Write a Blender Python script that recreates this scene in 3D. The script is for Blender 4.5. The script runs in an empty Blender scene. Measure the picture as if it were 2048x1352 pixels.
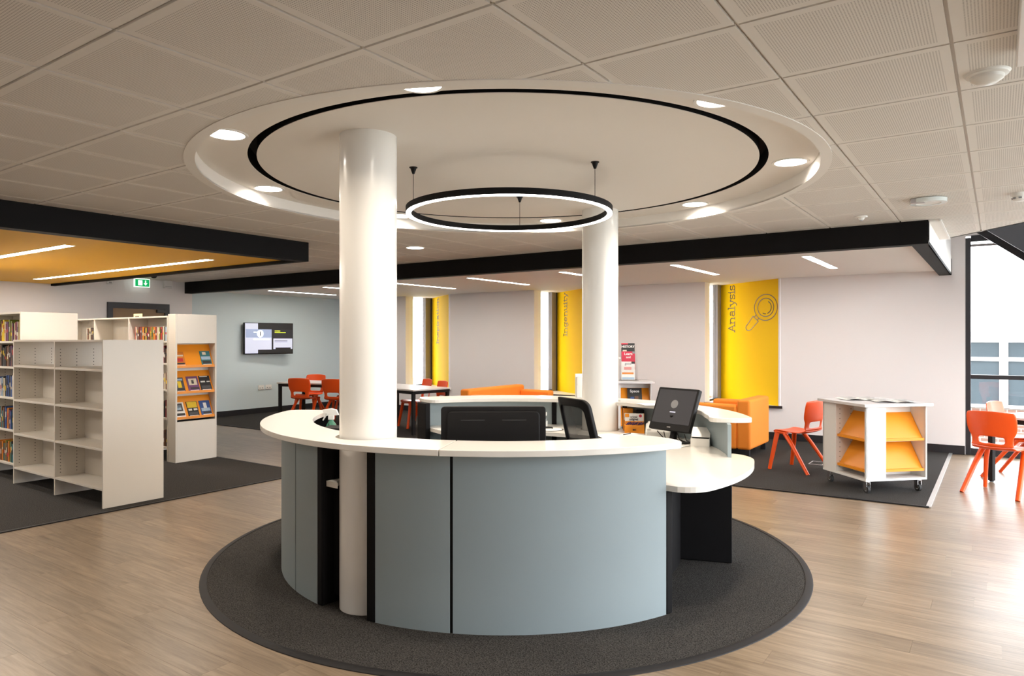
import bpy, bmesh, math, random
from mathutils import Vector, Matrix

random.seed(7)
D = bpy.data
sc = bpy.context.scene
COL = sc.collection
PI = math.pi
def R(d): return math.radians(d)

# ------------------------------------------------------------------ camera, world, exposure
TH = 0.607                      # plan angle between the view axis and the room grid
cam_d = D.cameras.new('camera')
cam_d.sensor_width = 36.0
cam_d.lens = 1400.0 / 2048.0 * 36.0
cam_d.shift_y = 3.0 / 2048.0
cam_d.clip_start = 0.05
cam_d.clip_end = 300
cam_o = D.objects.new('camera', cam_d)
COL.objects.link(cam_o)
cam_o.location = (0, 0, 1.54)
cam_o.rotation_euler = (PI / 2, 0, TH)
sc.camera = cam_o

world = D.worlds.new('overcast_sky')
sc.world = world
world.use_nodes = True
_bg = world.node_tree.nodes['Background']
_bg.inputs[0].default_value = (0.92, 0.96, 1.0, 1)
_bg.inputs[1].default_value = 9.8

sc.view_settings.view_transform = 'Standard'
sc.view_settings.look = 'None'
sc.view_settings.gamma = 1.0
sc.view_settings.use_curve_mapping = False
sc.view_settings.exposure = 0.12

sc.cycles.max_bounces = 6
sc.cycles.diffuse_bounces = 4
sc.cycles.glossy_bounces = 3
sc.cycles.transmission_bounces = 3
sc.cycles.transparent_max_bounces = 8
sc.cycles.caustics_reflective = False
sc.cycles.caustics_refractive = False
sc.cycles.sample_clamp_indirect = 6.0
sc.cycles.adaptive_threshold = 0.045
sc.cycles.use_light_tree = False

WARM = (1.0, 0.87, 0.71)
DOWNLIGHT_W = 16.0
LINEAR_EMIT = 44.0
RING_EMIT = 9.0

# ------------------------------------------------------------------ materials
M = {}
def nodes_of(name):
    m = D.materials.new(name); m.use_nodes = True
    nt = m.node_tree
    return m, nt, nt.nodes['Principled BSDF']
def setc(b, col, rough=0.5, metal=0.0, spec=None, coat=0.0):
    b.inputs['Base Color'].default_value = (*col, 1)
    b.inputs['Roughness'].default_value = rough
    b.inputs['Metallic'].default_value = metal
    if spec is not None: b.inputs['Specular IOR Level'].default_value = spec
    if coat: b.inputs['Coat Weight'].default_value = coat
def mat(name, col, rough=0.5, metal=0.0, spec=None, var=0.03, scale=6.0, bump=0.0, bscale=200.0, coat=0.0):
    m, nt, b = nodes_of(name)
    setc(b, col, rough, metal, spec, coat)
    tc = nt.nodes.new('ShaderNodeTexCoord')
    if var > 0:
        n = nt.nodes.new('ShaderNodeTexNoise'); n.inputs['Scale'].default_value = scale
        n.inputs['Detail'].default_value = 3
        nt.links.new(tc.outputs['Object'], n.inputs['Vector'])
        mx = nt.nodes.new('ShaderNodeMix'); mx.data_type = 'RGBA'
        mx.inputs[6].default_value = tuple(c * (1 - var) for c in col) + (1,)
        mx.inputs[7].default_value = tuple(min(1, c * (1 + var)) for c in col) + (1,)
        nt.links.new(n.outputs['Fac'], mx.inputs[0])
        nt.links.new(mx.outputs[2], b.inputs['Base Color'])
    if bump > 0:
        n2 = nt.nodes.new('ShaderNodeTexNoise'); n2.inputs['Scale'].default_value = bscale
        nt.links.new(tc.outputs['Object'], n2.inputs['Vector'])
        bp = nt.nodes.new('ShaderNodeBump'); bp.inputs['Strength'].default_value = bump
        bp.inputs['Distance'].default_value = 0.004
        nt.links.new(n2.outputs['Fac'], bp.inputs['Height'])
        nt.links.new(bp.outputs['Normal'], b.inputs['Normal'])
    M[name] = m
    return m
def emit(name, col, s):
    m, nt, b = nodes_of(name)
    setc(b, col, 0.5)
    b.inputs['Emission Color'].default_value = (*col, 1)
    b.inputs['Emission Strength'].default_value = s
    m.cycles.emission_sampling = 'FRONT' if s > 5 else 'NONE'
    M[name] = m
def glass(name, tint=(1, 1, 1), refl=0.06):
    m = D.materials.new(name); m.use_nodes = True
    nt = m.node_tree; nt.nodes.clear()
    o = nt.nodes.new('ShaderNodeOutputMaterial')
    t = nt.nodes.new('ShaderNodeBsdfTransparent'); t.inputs[0].default_value = (*tint, 1)
    g = nt.nodes.new('ShaderNodeBsdfGlossy'); g.inputs['Roughness'].default_value = 0.02
    lw = nt.nodes.new('ShaderNodeLayerWeight'); lw.inputs[0].default_value = 0.5
    pw = nt.nodes.new('ShaderNodeMath'); pw.operation = 'POWER'; pw.inputs[1].default_value = 5.0
    nt.links.new(lw.outputs['Facing'], pw.inputs[0])
    f = nt.nodes.new('ShaderNodeMath'); f.operation = 'MULTIPLY_ADD'; f.inputs[1].default_value = 0.9; f.inputs[2].default_value = 0.035
    nt.links.new(pw.outputs[0], f.inputs[0])
    mx = nt.nodes.new('ShaderNodeMixShader')
    nt.links.new(f.outputs[0], mx.inputs[0])
    nt.links.new(t.outputs[0], mx.inputs[1]); nt.links.new(g.outputs[0], mx.inputs[2])
    nt.links.new(mx.outputs[0], o.inputs[0])
    M[name] = m

mat('white_wall', (0.79, 0.755, 0.745), 0.7, var=0.015, scale=2, bump=0.05)
mat('blue_wall', (0.60, 0.69, 0.715), 0.7, var=0.015, scale=2, bump=0.05)
mat('ceiling_paint', (0.80, 0.77, 0.73), 0.7, var=0.01, scale=2)
mat('disc_paint', (0.80, 0.76, 0.71), 0.65, var=0.01, scale=2)
mat('grid_metal', (0.74, 0.71, 0.67), 0.5, var=0.0)
mat('column_paint', (0.83, 0.82, 0.79), 0.22, var=0.015, scale=2, coat=0.3)
mat('black_laminate', (0.007, 0.0065, 0.007), 0.6, spec=0.12, var=0.1, scale=3)
mat('black_frame', (0.018, 0.018, 0.022), 0.4, var=0.05)
mat('grey_frame', (0.26, 0.24, 0.24), 0.45, var=0.05)
mat('baseboard_black', (0.014, 0.014, 0.017), 0.4, var=0.05)
mat('yellow_paint', (0.95, 0.60, 0.002), 0.7, spec=0.15, var=0.012, scale=2)
mat('yellow_ceiling', (0.86, 0.46, 0.003), 0.6, var=0.012, scale=2)
mat('counter_white', (0.74, 0.715, 0.67), 0.22, var=0.01, scale=3)
mat('counter_edge', (0.72, 0.66, 0.57), 0.35, var=0.03, scale=30)
mat('panel_blue', (0.28, 0.335, 0.352), 0.55, spec=0.3, var=0.02, scale=5, bump=0.03, bscale=400)
mat('melamine', (0.70, 0.65, 0.575), 0.38, var=0.015, scale=4)
mat('melamine_cool', (0.78, 0.76, 0.73), 0.35, var=0.015, scale=4)
mat('orange_plastic', (0.83, 0.085, 0.006), 0.33, var=0.03, scale=3)
mat('orange_fabric', (0.85, 0.25, 0.018), 0.75, var=0.04, scale=5, bump=0.25, bscale=600)
mat('orange_shelf', (0.80, 0.28, 0.012), 0.4, var=0.03, scale=3)
mat('table_top', (0.66, 0.64, 0.64), 0.3, var=0.01)
mat('dark_metal', (0.014, 0.013, 0.014), 0.55, spec=0.2, var=0.05)
mat('black_plastic', (0.008, 0.0075, 0.008), 0.5, spec=0.2, var=0.05)
mat('rubber', (0.02, 0.02, 0.02), 0.7, var=0.05)
mat('chrome', (0.75, 0.75, 0.76), 0.2, metal=1.0, var=0.0)
mat('aluminium', (0.80, 0.80, 0.80), 0.3, metal=0.8, var=0.02)
mat('paper', (0.86, 0.85, 0.82), 0.7, var=0.02, scale=20)
mat('print_grey', (0.25, 0.25, 0.26), 0.7, var=0.1, scale=60)
mat('print_black', (0.03, 0.03, 0.03), 0.6, var=0.1, scale=40)
mat('door_wood', (0.24, 0.15, 0.075), 0.5, var=0.2, scale=3)
mat('white_plastic', (0.82, 0.81, 0.78), 0.35, var=0.01)
mat('letter_metal', (0.20, 0.15, 0.13), 0.35, metal=0.6, var=0.05)
mat('brick', (0.42, 0.22, 0.16), 0.9, var=0.25, scale=9)
mat('outdoor_white', (0.62, 0.62, 0.62), 0.7, var=0.02)
mat('outdoor_ground', (0.30, 0.31, 0.29), 0.9, var=0.1, scale=2)
mat('leaf', (0.10, 0.20, 0.06), 0.7, var=0.3, scale=12)
mat('leaf_red', (0.32, 0.12, 0.10), 0.7, var=0.3, scale=12)
mat('strip_grey', (0.42, 0.40, 0.41), 0.3, var=0.02)
mat('hole', (0.05, 0.045, 0.04), 0.8, var=0.0)
mat('exit_green', (0.01, 0.35, 0.10), 0.4, var=0.0)
mat('clear_bottle', (0.75, 0.80, 0.80), 0.12, var=0.0)
emit('led_white', (1.0, 0.93, 0.84), LINEAR_EMIT)
emit('led_ring', (1.0, 0.96, 0.90), RING_EMIT)
emit('downlight_glow', (1.0, 0.93, 0.84), 16.0)
emit('exit_glow_green', (0.0, 0.42, 0.12), 0.7)
emit('exit_glow_white', (0.9, 1.0, 0.92), 1.0)
emit('screen_blue', (0.28, 0.34, 0.50), 0.55)
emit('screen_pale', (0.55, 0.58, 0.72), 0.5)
emit('screen_dark', (0.02, 0.02, 0.026), 0.3)
emit('screen_white', (0.85, 0.9, 0.95), 0.9)
emit('screen_lime', (0.62, 0.70, 0.05), 0.7)
emit('screen_black', (0.012, 0.012, 0.014), 0.3)
glass('glass')
mat('outdoor_pane', (0.045, 0.06, 0.07), 0.3, spec=0.2, var=0.2, scale=1.5)

def carpet_mat(name, col):
    m, nt, b = nodes_of(name)
    setc(b, col, 0.95, spec=0.1)
    tc = nt.nodes.new('ShaderNodeTexCoord')
    n = nt.nodes.new('ShaderNodeTexNoise'); n.inputs['Scale'].default_value = 150; n.inputs['Detail'].default_value = 2
    nt.links.new(tc.outputs['Object'], n.inputs['Vector'])
    cr = nt.nodes.new('ShaderNodeValToRGB')
    cr.color_ramp.elements[0].position = 0.3; cr.color_ramp.elements[1].position = 0.72
    cr.color_ramp.elements[0].color = (*[c * 0.2 for c in col], 1)
    cr.color_ramp.elements[1].color = (*[c * 2.3 for c in col], 1)
    nt.links.new(n.outputs['Fac'], cr.inputs[0])
    nt.links.new(cr.outputs[0], b.inputs['Base Color'])
    bp = nt.nodes.new('ShaderNodeBump'); bp.inputs['Strength'].default_value = 0.6; bp.inputs['Distance'].default_value = 0.005
    nt.links.new(n.outputs['Fac'], bp.inputs['Height']); nt.links.new(bp.outputs['Normal'], b.inputs['Normal'])
    M[name] = m
carpet_mat('carpet_grey', (0.034, 0.0315, 0.0295))

def plank_mat(name, light, dark, rough):
    m, nt, b = nodes_of(name)
    setc(b, light, rough)
    N = nt.nodes.new; L = nt.links.new
    tc = N('ShaderNodeTexCoord'); oi = N('ShaderNodeObjectInfo')
    off = N('ShaderNodeVectorMath'); off.operation = 'SCALE'; off.inputs[0].default_value = (37, 91, 13)
    L(oi.outputs['Random'], off.inputs['Scale'])
    ad = N('ShaderNodeVectorMath'); ad.operation = 'ADD'
    L(tc.outputs['Object'], ad.inputs[0]); L(off.outputs[0], ad.inputs[1])
    mp = N('ShaderNodeMapping'); mp.inputs['Scale'].default_value = (2.6, 34, 1)
    L(ad.outputs[0], mp.inputs['Vector'])
    n = N('ShaderNodeTexNoise'); n.inputs['Scale'].default_value = 1.0; n.inputs['Detail'].default_value = 7
    n.inputs['Roughness'].default_value = 0.65; n.inputs['Distortion'].default_value = 0.6
    L(mp.outputs[0], n.inputs['Vector'])
    cr = N('ShaderNodeValToRGB')
    cr.color_ramp.elements[0].position = 0.3; cr.color_ramp.elements[1].position = 0.7
    cr.color_ramp.elements[0].color = (*dark, 1); cr.color_ramp.elements[1].color = (*light, 1)
    L(n.outputs['Fac'], cr.inputs[0])
    hs = N('ShaderNodeHueSaturation')
    mr = N('ShaderNodeMapRange'); mr.inputs[3].default_value = 0.86; mr.inputs[4].default_value = 1.12
    L(oi.outputs['Random'], mr.inputs[0]); L(mr.outputs[0], hs.inputs['Value'])
    L(cr.outputs[0], hs.inputs['Color']); L(hs.outputs[0], b.inputs['Base Color'])
    bp = N('ShaderNodeBump'); bp.inputs['Strength'].default_value = 0.12; bp.inputs['Distance'].default_value = 0.002
    L(n.outputs['Fac'], bp.inputs['Height']); L(bp.outputs['Normal'], b.inputs['Normal'])
    M[name] = m
plank_mat('oak_plank', (0.295, 0.220, 0.150), (0.135, 0.096, 0.062), 0.32)

def tile_mat(name, col, holecol):
    m, nt, b = nodes_of(name)
    setc(b, col, 0.65)
    N = nt.nodes.new; L = nt.links.new
    tc = N('ShaderNodeTexCoord'); sp = N('ShaderNodeSeparateXYZ'); L(tc.outputs['Object'], sp.inputs[0])
    def mth(op, a, bb=None):
        q = N('ShaderNodeMath'); q.operation = op
        for i, v in enumerate((a, bb)):
            if v is None: continue
            if isinstance(v, (int, float)): q.inputs[i].default_value = v
            else: L(v, q.inputs[i])
        return q.outputs[0]
    P = 0.0098
    def cell(o):
        return mth('SUBTRACT', mth('FRACT', mth('MULTIPLY', mth('ADD', o, 5.0), 1 / P)), 0.5)
    cx, cy = cell(sp.outputs[0]), cell(sp.outputs[1])
    d2 = mth('ADD', mth('MULTIPLY', cx, cx), mth('MULTIPLY', cy, cy))
    dot = mth('LESS_THAN', d2, 0.075)
    bx = mth('LESS_THAN', mth('ABSOLUTE', sp.outputs[0]), 0.259)
    by = mth('LESS_THAN', mth('ABSOLUTE', sp.outputs[1]), 0.259)
    f = mth('MULTIPLY', dot, mth('MULTIPLY', bx, by))
    mx = N('ShaderNodeMix'); mx.data_type = 'RGBA'
    mx.inputs[6].default_value = (*col, 1); mx.inputs[7].default_value = (*holecol, 1)
    L(f, mx.inputs[0]); L(mx.outputs[2], b.inputs['Base Color'])
    M[name] = m
tile_mat('perforated_tile', (0.78, 0.745, 0.70), (0.40, 0.37, 0.34))

def brick_mat():
    m, nt, b = nodes_of('brickwork'); setc(b, (0.4, 0.2, 0.15), 0.9)
    tc = nt.nodes.new('ShaderNodeTexCoord'); mp = nt.nodes.new('ShaderNodeMapping')
    mp.inputs['Rotation'].default_value = (PI / 2, 0, 0)
    br = nt.nodes.new('ShaderNodeTexBrick'); br.inputs['Scale'].default_value = 2.2
    br.inputs['Color1'].default_value = (0.15, 0.075, 0.055, 1); br.inputs['Color2'].default_value = (0.20, 0.12, 0.09, 1)
    br.inputs['Mortar'].default_value = (0.26, 0.25, 0.23, 1); br.inputs['Mortar Size'].default_value = 0.03
    nt.links.new(tc.outputs['Object'], mp.inputs[0]); nt.links.new(mp.outputs[0], br.inputs['Vector'])
    nt.links.new(br.outputs['Color'], b.inputs['Base Color'])
    M['brickwork'] = m
brick_mat()

# ------------------------------------------------------------------ mesh helpers
class MB:
    def __init__(s): s.v = []; s.f = []
    def add(s, vs, fs):
        k = len(s.v); s.v += [tuple(p) for p in vs]; s.f += [tuple(i + k for i in f) for f in fs]; return s
    def box(s, x0, x1, y0, y1, z0, z1):
        return s.add([(x0, y0, z0), (x1, y0, z0), (x1, y1, z0), (x0, y1, z0), (x0, y0, z1), (x1, y0, z1), (x1, y1, z1), (x0, y1, z1)],
                     [(3, 2, 1, 0), (4, 5, 6, 7), (0, 1, 5, 4), (1, 2, 6, 5), (2, 3, 7, 6), (3, 0, 4, 7)])
    def obox(s, c, size, mtx):
        hx, hy, hz = size[0] / 2, size[1] / 2, size[2] / 2
        vs = [Vector((x, y, z)) for z in (-hz, hz) for x, y in ((-hx, -hy), (hx, -hy), (hx, hy), (-hx, hy))]
        vs = [mtx @ p + Vector(c) for p in vs]
        return s.add(vs, [(3, 2, 1, 0), (4, 5, 6, 7), (0, 1, 5, 4), (1, 2, 6, 5), (2, 3, 7, 6), (3, 0, 4, 7)])
    def prism(s, poly, z0, z1):
        n = len(poly)
        a = sum(poly[i][0] * poly[(i + 1) % n][1] - poly[(i + 1) % n][0] * poly[i][1] for i in range(n))
        if a < 0: poly = poly[::-1]
        vs = [(x, y, z0) for x, y in poly] + [(x, y, z1) for x, y in poly]
        fs = [tuple(range(n - 1, -1, -1)), tuple(range(n, 2 * n))]
        fs += [(i, (i + 1) % n, n + (i + 1) % n, n + i) for i in range(n)]
        return s.add(vs, fs)
    def strip(s, inner, outer, z0, z1, closed=False):
        n = len(inner); vs = []
        for (a, b), (c, d) in zip(inner, outer):
            vs += [(a, b, z0), (c, d, z0), (c, d, z1), (a, b, z1)]
        fs = []
        for i in range(n if closed else n - 1):
            j = (i + 1) % n
            A, B = 4 * i, 4 * j
            fs += [(A, B, B + 1, A + 1), (A + 1, B + 1, B + 2, A + 2), (A + 2, B + 2, B + 3, A + 3), (A + 3, B + 3, B, A)]
        if not closed:
            fs += [(0, 1, 2, 3), (4 * n - 1, 4 * n - 2, 4 * n - 3, 4 * n - 4)]
        return s.add(vs, fs)
    def arc(s, c, r0, r1, a0, a1, z0, z1, n=24):
        an = [R(a0 + (a1 - a0) * i / n) for i in range(n + 1)]
        return s.strip([(c[0] + r0 * math.cos(a), c[1] + r0 * math.sin(a)) for a in an],
                       [(c[0] + r1 * math.cos(a), c[1] + r1 * math.sin(a)) for a in an], z0, z1)
    def ring(s, c, r0, r1, z0, z1, n=96):
        an = [2 * PI * i / n for i in range(n)]
        return s.strip([(c[0] + r0 * math.cos(a), c[1] + r0 * math.sin(a)) for a in an],
                       [(c[0] + r1 * math.cos(a), c[1] + r1 * math.sin(a)) for a in an], z0, z1, True)
    def lathe(s, prof, c=(0, 0, 0), n=24):
        k = len(prof); vs = []; fs = []
        for i in range(n):
            a = 2 * PI * i / n
            vs += [(c[0] + r * math.cos(a), c[1] + r * math.sin(a), c[2] + z) for r, z in prof]
        for i in range(n):
            j = (i + 1) % n
            for t in range(k - 1):
                fs.append((i * k + t, j * k + t, j * k + t + 1, i * k + t + 1))
        closed = prof[0] == prof[-1]
        if prof[0][0] > 1e-6 and not closed: fs.append(tuple(i * k for i in range(n - 1, -1, -1)))
        if prof[-1][0] > 1e-6 and not closed: fs.append(tuple(i * k + k - 1 for i in range(n)))
        return s.add(vs, fs)
    def tube(s, pts, rad, n=8, flat=1.0):
        pts = [Vector(p) for p in pts]
        if not hasattr(rad, '__len__'): rad = [rad] * len(pts)
        vs = []; fs = []
        up = None
        for i, p in enumerate(pts):
            d = (pts[min(i + 1, len(pts) - 1)] - pts[max(i - 1, 0)]).normalized()
            if up is None:
                up = Vector((0, 0, 1)) if abs(d.z) < 0.9 else Vector((1, 0, 0))
            x = d.cross(up).normalized(); y = x.cross(d).normalized(); up = y
            vs += [p + x * (rad[i] * math.cos(2 * PI * k / n)) + y * (rad[i] * flat * math.sin(2 * PI * k / n)) for k in range(n)]
        for i in range(len(pts) - 1):
            for k in range(n):
                l = (k + 1) % n
                fs.append((i * n + k, i * n + l, (i + 1) * n + l, (i + 1) * n + k))
        fs.append(tuple(range(n - 1, -1, -1))); fs.append(tuple((len(pts) - 1) * n + k for k in range(n)))
        return s.add(vs, fs)
    def mesh(s, name, smooth=False):
        me = D.meshes.new(name); me.from_pydata(s.v, [], s.f)
        bm = bmesh.new(); bm.from_mesh(me)
        bmesh.ops.recalc_face_normals(bm, faces=bm.faces)
        if smooth:
            for f in bm.faces: f.smooth = True
            for e in bm.edges:
                if len(e.link_faces) == 2 and e.calc_face_angle(0) > R(38): e.smooth = False
        bm.to_mesh(me); bm.free()
        return me
    def build(s, name, m, parent=None, smooth=False, bevel=0.0, bseg=2, loc=None, rot=None):
        me = s.mesh(name, smooth)
        o = D.objects.new(name, me)
        if isinstance(m, str): m = M[m]
        me.materials.append(m)
        COL.objects.link(o)
        if parent is not None: o.parent = parent
        if loc is not None: o.location = loc
        if rot is not None: o.rotation_euler = rot
        if bevel > 0:
            b = o.modifiers.new('bevel', 'BEVEL'); b.width = bevel; b.segments = bseg
            b.limit_method = 'ANGLE'; b.angle_limit = R(40)
        return o

def tag(o, label=None, cat=None, group=None, kind=None):
    if label: o['label'] = label
    if cat: o['category'] = cat
    if group: o['group'] = group
    if kind: o['kind'] = kind
    return o
def thing(name, label, cat, loc=(0, 0, 0), rz=0.0, group=None):
    o = D.objects.new(name, None); COL.objects.link(o)
    o.location = loc; o.rotation_euler = (0, 0, rz); o.empty_display_size = 0.1
    return tag(o, label, cat, group)
def struct(o): o['kind'] = 'structure'; return o
def copy_tree(o, parent=None):
    c = o.copy(); COL.objects.link(c); c.parent = parent
    for ch in list(o.children): copy_tree(ch, c)
    return c
def dup(root, loc, rz, label, group=None):
    c = copy_tree(root); c.location = loc; c.rotation_euler = (0, 0, rz); c['label'] = label
    if group: c['group'] = group
    return c
def rounded(x0, x1, y0, y1, r, n=5):
    out = []
    for cx, cy, a in ((x1 - r, y0 + r, -90), (x1 - r, y1 - r, 0), (x0 + r, y1 - r, 90), (x0 + r, y0 + r, 180)):
        out += [(cx + r * math.cos(R(a + 90 * i / n)), cy + r * math.sin(R(a + 90 * i / n))) for i in range(n + 1)]
    return out
def text_mesh(txt, size, name, m, parent, mtx, extrude=0.0008, align='CENTER', bold=0.0):
    cu = D.curves.new(name, 'FONT'); cu.body = txt; cu.size = size; cu.align_x = align; cu.align_y = 'CENTER'
    cu.extrude = extrude; cu.offset = bold; cu.resolution_u = 2
    t = D.objects.new(name, cu); COL.objects.link(t)
    dg = bpy.context.evaluated_depsgraph_get()
    me = D.meshes.new_from_object(t.evaluated_get(dg))
    D.objects.remove(t); D.curves.remove(cu)
    o = D.objects.new(name, me); COL.objects.link(o)
    me.materials.clear(); me.materials.append(M[m])
    o.parent = parent; o.matrix_local = mtx
    return o
def frame_mtx(origin, xdir, ydir):
    x = Vector(xdir).normalized(); y = Vector(ydir).normalized(); z = x.cross(y)
    m = Matrix((x, y, z)).transposed().to_4x4(); m.translation = Vector(origin)
    return m

# ------------------------------------------------------------------ layout constants (metres, room grid)
WL = -12.65          # left wall
WW = 11.15           # window wall
BV = 7.35            # front edge of the window-side bulkhead
BU = -0.52           # its right end
ZT = 2.623           # tile ceiling
ZB = 2.41            # underside of bulkhead edges
ZL = 2.475           # plaster ceiling inside bulkhead
YU, YV = -6.33, 5.13 # corner of yellow bulkhead
UR = 2.6             # glazed wall out of frame on the right
VB = -2.0            # wall behind the viewpoint
CX, CY = -3.01, 4.27 # centre of the reception circle
RX, RY = -2.884, 4.109 # centre of the ceiling recess
OPEN = [(-3.92, -2.77), (-7.23, -6.05), (-10.55, -9.34)]   # saw-tooth window openings

# ------------------------------------------------------------------ floor
fl = MB().box(WL - 0.2, UR + 0.1, VB - 0.1, WW + 1.2, -0.12, -0.004).build('floor', 'oak_plank')
struct(fl)
PW, PL = 0.178, 1.22
plank_me = {}
def in_view(u, v, z=0.0, margin=160):
    c, s = math.cos(TH), math.sin(TH)
    X = u * c + v * s; Y = -u * s + v * c
    if Y < 0.6: return False
    x = 1024 + 1400 * X / Y; y = 679 - 1400 * (z - 1.54) / Y
    return -margin < x < 2048 + margin and -margin < y < 1352 + margin
rnd = random.Random(3)
base_plank = MB().box(-PL / 2 + .0004, PL / 2 - .0004, -PW / 2 + .0004, PW / 2 - .0004, -0.004, 0.0).mesh('plank')
base_plank.materials.append(M['oak_plank'])
k = 0
nrow = int((BV - 0.2) / PW) + 1
cand = []
for r in range(nrow):
    vc = 0.2 + PW * (r + 0.5)
    if vc + PW / 2 > BV + 0.12: continue
    shift = rnd.random() * PL
    u = (-12.6 if vc > 5.2 else -7.6) - shift
    while u < 1.6:
        uc = u + PL / 2
        u += PL
        pts = [(uc + a * PL / 2, vc + b * PW / 2) for a in (-1, 0, 1) for b in (-1, 1)]
        if not any(in_view(*p) for p in pts): continue
        if all(math.hypot(p[0] - CX, p[1] - CY) < 2.02 for p in pts): continue
        if all(p[0] < -6.52 and p[1] < 5.3 for p in pts): continue
        c_, s_ = math.cos(TH), math.sin(TH)
        cand.append((-uc * s_ + vc * c_, uc, vc))
cand.sort()
for d, uc, vc in cand[:300]:
    o = D.objects.new('plank', base_plank); COL.objects.link(o)
    o.parent = fl; o.location = (uc, vc, 0.0)

# carpets
def carpet(name, polys, label, edge='dark'):
    t = thing(name, label, 'carpet')
    b = MB()
    for p in polys: b.prism(p, 0.0005, 0.007)
    b.build('carpet_pile', 'carpet_grey', t)
    return t
t = thing('carpet', 'round dark grey carpet with black rim under the reception desk', 'carpet')
MB().lathe([(0, 0.0005), (2.06, 0.0005), (2.06, 0.008), (0, 0.008)], (CX, CY, 0), 128).build('carpet_pile', 'carpet_grey', t)
MB().lathe([(2.055, 0.0005), (2.10, 0.0005), (2.098, 0.004), (2.08, 0.011), (2.055, 0.011), (2.055, 0.0005)], (CX, CY, 0), 128).build('edge_strip', 'dark_metal', t, smooth=True)
t = carpet('carpet', [[(-6.51, VB), (-6.51, 5.30), (WL + .02, 5.30), (WL + .02, VB)]], 'dark grey carpet under the bookcases on the left')
MB().box(-6.535, -6.50, VB, 5.32, 0.0005, 0.009).build('edge_strip', 'dark_metal', t)
MB().box(WL + .02, -6.50, 5.295, 5.325, 0.0005, 0.009).build('edge_strip', 'dark_metal', t)
t = carpet('carpet', [[(-0.54, 7.46), (-0.54, WW - .01), (WL + .02, WW - .01), (WL + .02, 7.36), (-6.5, 7.36), (-2.2, 7.40)]], 'long dark grey carpet strip along the window wall')
MB().prism([(WL + .02, 7.335), (-6.5, 7.335), (-2.2, 7.375), (-.52, 7.435), (-.52, 7.465), (-2.2, 7.405), (-6.5, 7.365), (WL + .02, 7.365)], 0.0005, 0.009).build('edge_strip', 'dark_metal', t)
MB().box(-0.545, -0.505, 7.45, WW - .02, 0.0005, 0.009).build('edge_strip', 'aluminium', t)

# ------------------------------------------------------------------ walls
wl = struct(MB().box(WL - 0.2, WL, VB - .2, 7.5, 0, 2.9).build('wall_left', 'white_wall'))
MB().box(WL - 0.2, WL, 7.5, WW + .2, 0, 2.9).build('blue_paint_area', 'blue_wall', wl)
struct(MB().box(WL - .2, UR + .2, VB - .2, VB, 0, 3.5).build('wall_back', 'white_wall'))
# window wall piers between the saw-tooth openings
ww = D.objects.new('wall_front', None); COL.objects.link(ww); struct(ww)
edges = [WL] + [e for o in sorted(OPEN) for e in o] + [-0.36]
for i in range(0, len(edges), 2):
    top = 3.45 if edges[i + 1] > -1 else 2.9
    MB().box(edges[i], edges[i + 1], WW, WW + 0.12, 0, top).build('wall_pier', 'white_wall', ww)
for a, b in OPEN:
    MB().box(a, b, WW, WW + 0.12, 0, 0.49).build('wall_below_sill', 'white_wall', ww)
    MB().box(a, b, WW, WW + 0.12, 2.60, 2.9).build('wall_head', 'white_wall', ww)
# side wall (void) above bulkhead
struct(MB().box(BU - .12, BU - 0.004, 8.75, WW, ZT + .02, 3.45).build('wall_upper', 'white_wall'))

# saw-tooth windows
def sawtooth(i, ul, ur):
    w = D.objects.new('window_%d' % i, None); COL.objects.link(w); struct(w)
    vd = 12.01; ud = ur - 1.21
    MB().box(ul - 0.10, ul, WW + .12, 11.34, 0.49, 2.6).build('jamb', 'white_plastic', w)
    MB().box(ul - 0.055, ul - 0.045, 11.39, 11.80, 0.55, 2.6).build('pane', 'glass', w)  # widened over the jamb; bright sky stands in for the daylit jamb
    MB().box(ul - 0.09, ul - 0.005, 11.34, 11.39, 0.49, 2.6).build('frame_post', 'white_plastic', w)
    MB().box(ul - 0.09, ul - 0.005, 11.80, 11.97, 0.49, 2.6).build('frame_post', 'grey_frame', w)
    MB().box(ul - 0.09, ul + 0.012, 11.97, 12.0, 0.49, 2.6).build('frame_edge', 'black_frame', w)
    MB().box(ul - 0.09, ul - 0.005, 11.39, 11.80, 0.49, 0.55).build('bottom_rail', 'black_frame', w)
    MB().prism([(ul, WW - .04), (ur + 0.06, WW - .04), (ur + .06, WW - .001), (ur, WW - .001), (ur - .02, WW + .03), (ud + .03, vd - .02), (ul - .09, vd), (ul - .09, 11.58), (ul, 11.58)], 0.493, 0.52).build('sill', 'white_plastic', w)
    MB().box(ul, ur + .07, WW - .055, WW - .04, 0.485, 0.525).build('sill_edge', 'black_frame', w)
    # splayed yellow panel
    p = D.objects.new('trim_%d' % i, None); COL.objects.link(p); struct(p)
    L = Vector((ud, vd, 0)); Rr = Vector((ur, WW, 0)); e = (Rr - L).normalized(); nn = Vector((e.y, -e.x, 0))
    if nn.y > 0: nn = -nn
    q = [L, Rr, Rr - nn * 0.06, L - nn * 0.06]
    MB().prism([(a.x, a.y) for a in q], 0.5, 2.6).build('yellow_panel', 'yellow_paint', p)
    MB().prism([(a.x, a.y) for a in (Rr + e * .0, Rr + e * .03 + nn * .0, Rr + e * .03 - nn * .05, Rr - nn * .05)], 0.5, 2.6).build('corner_bead', 'white_wall', p)
    return p, L, e, nn
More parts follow.
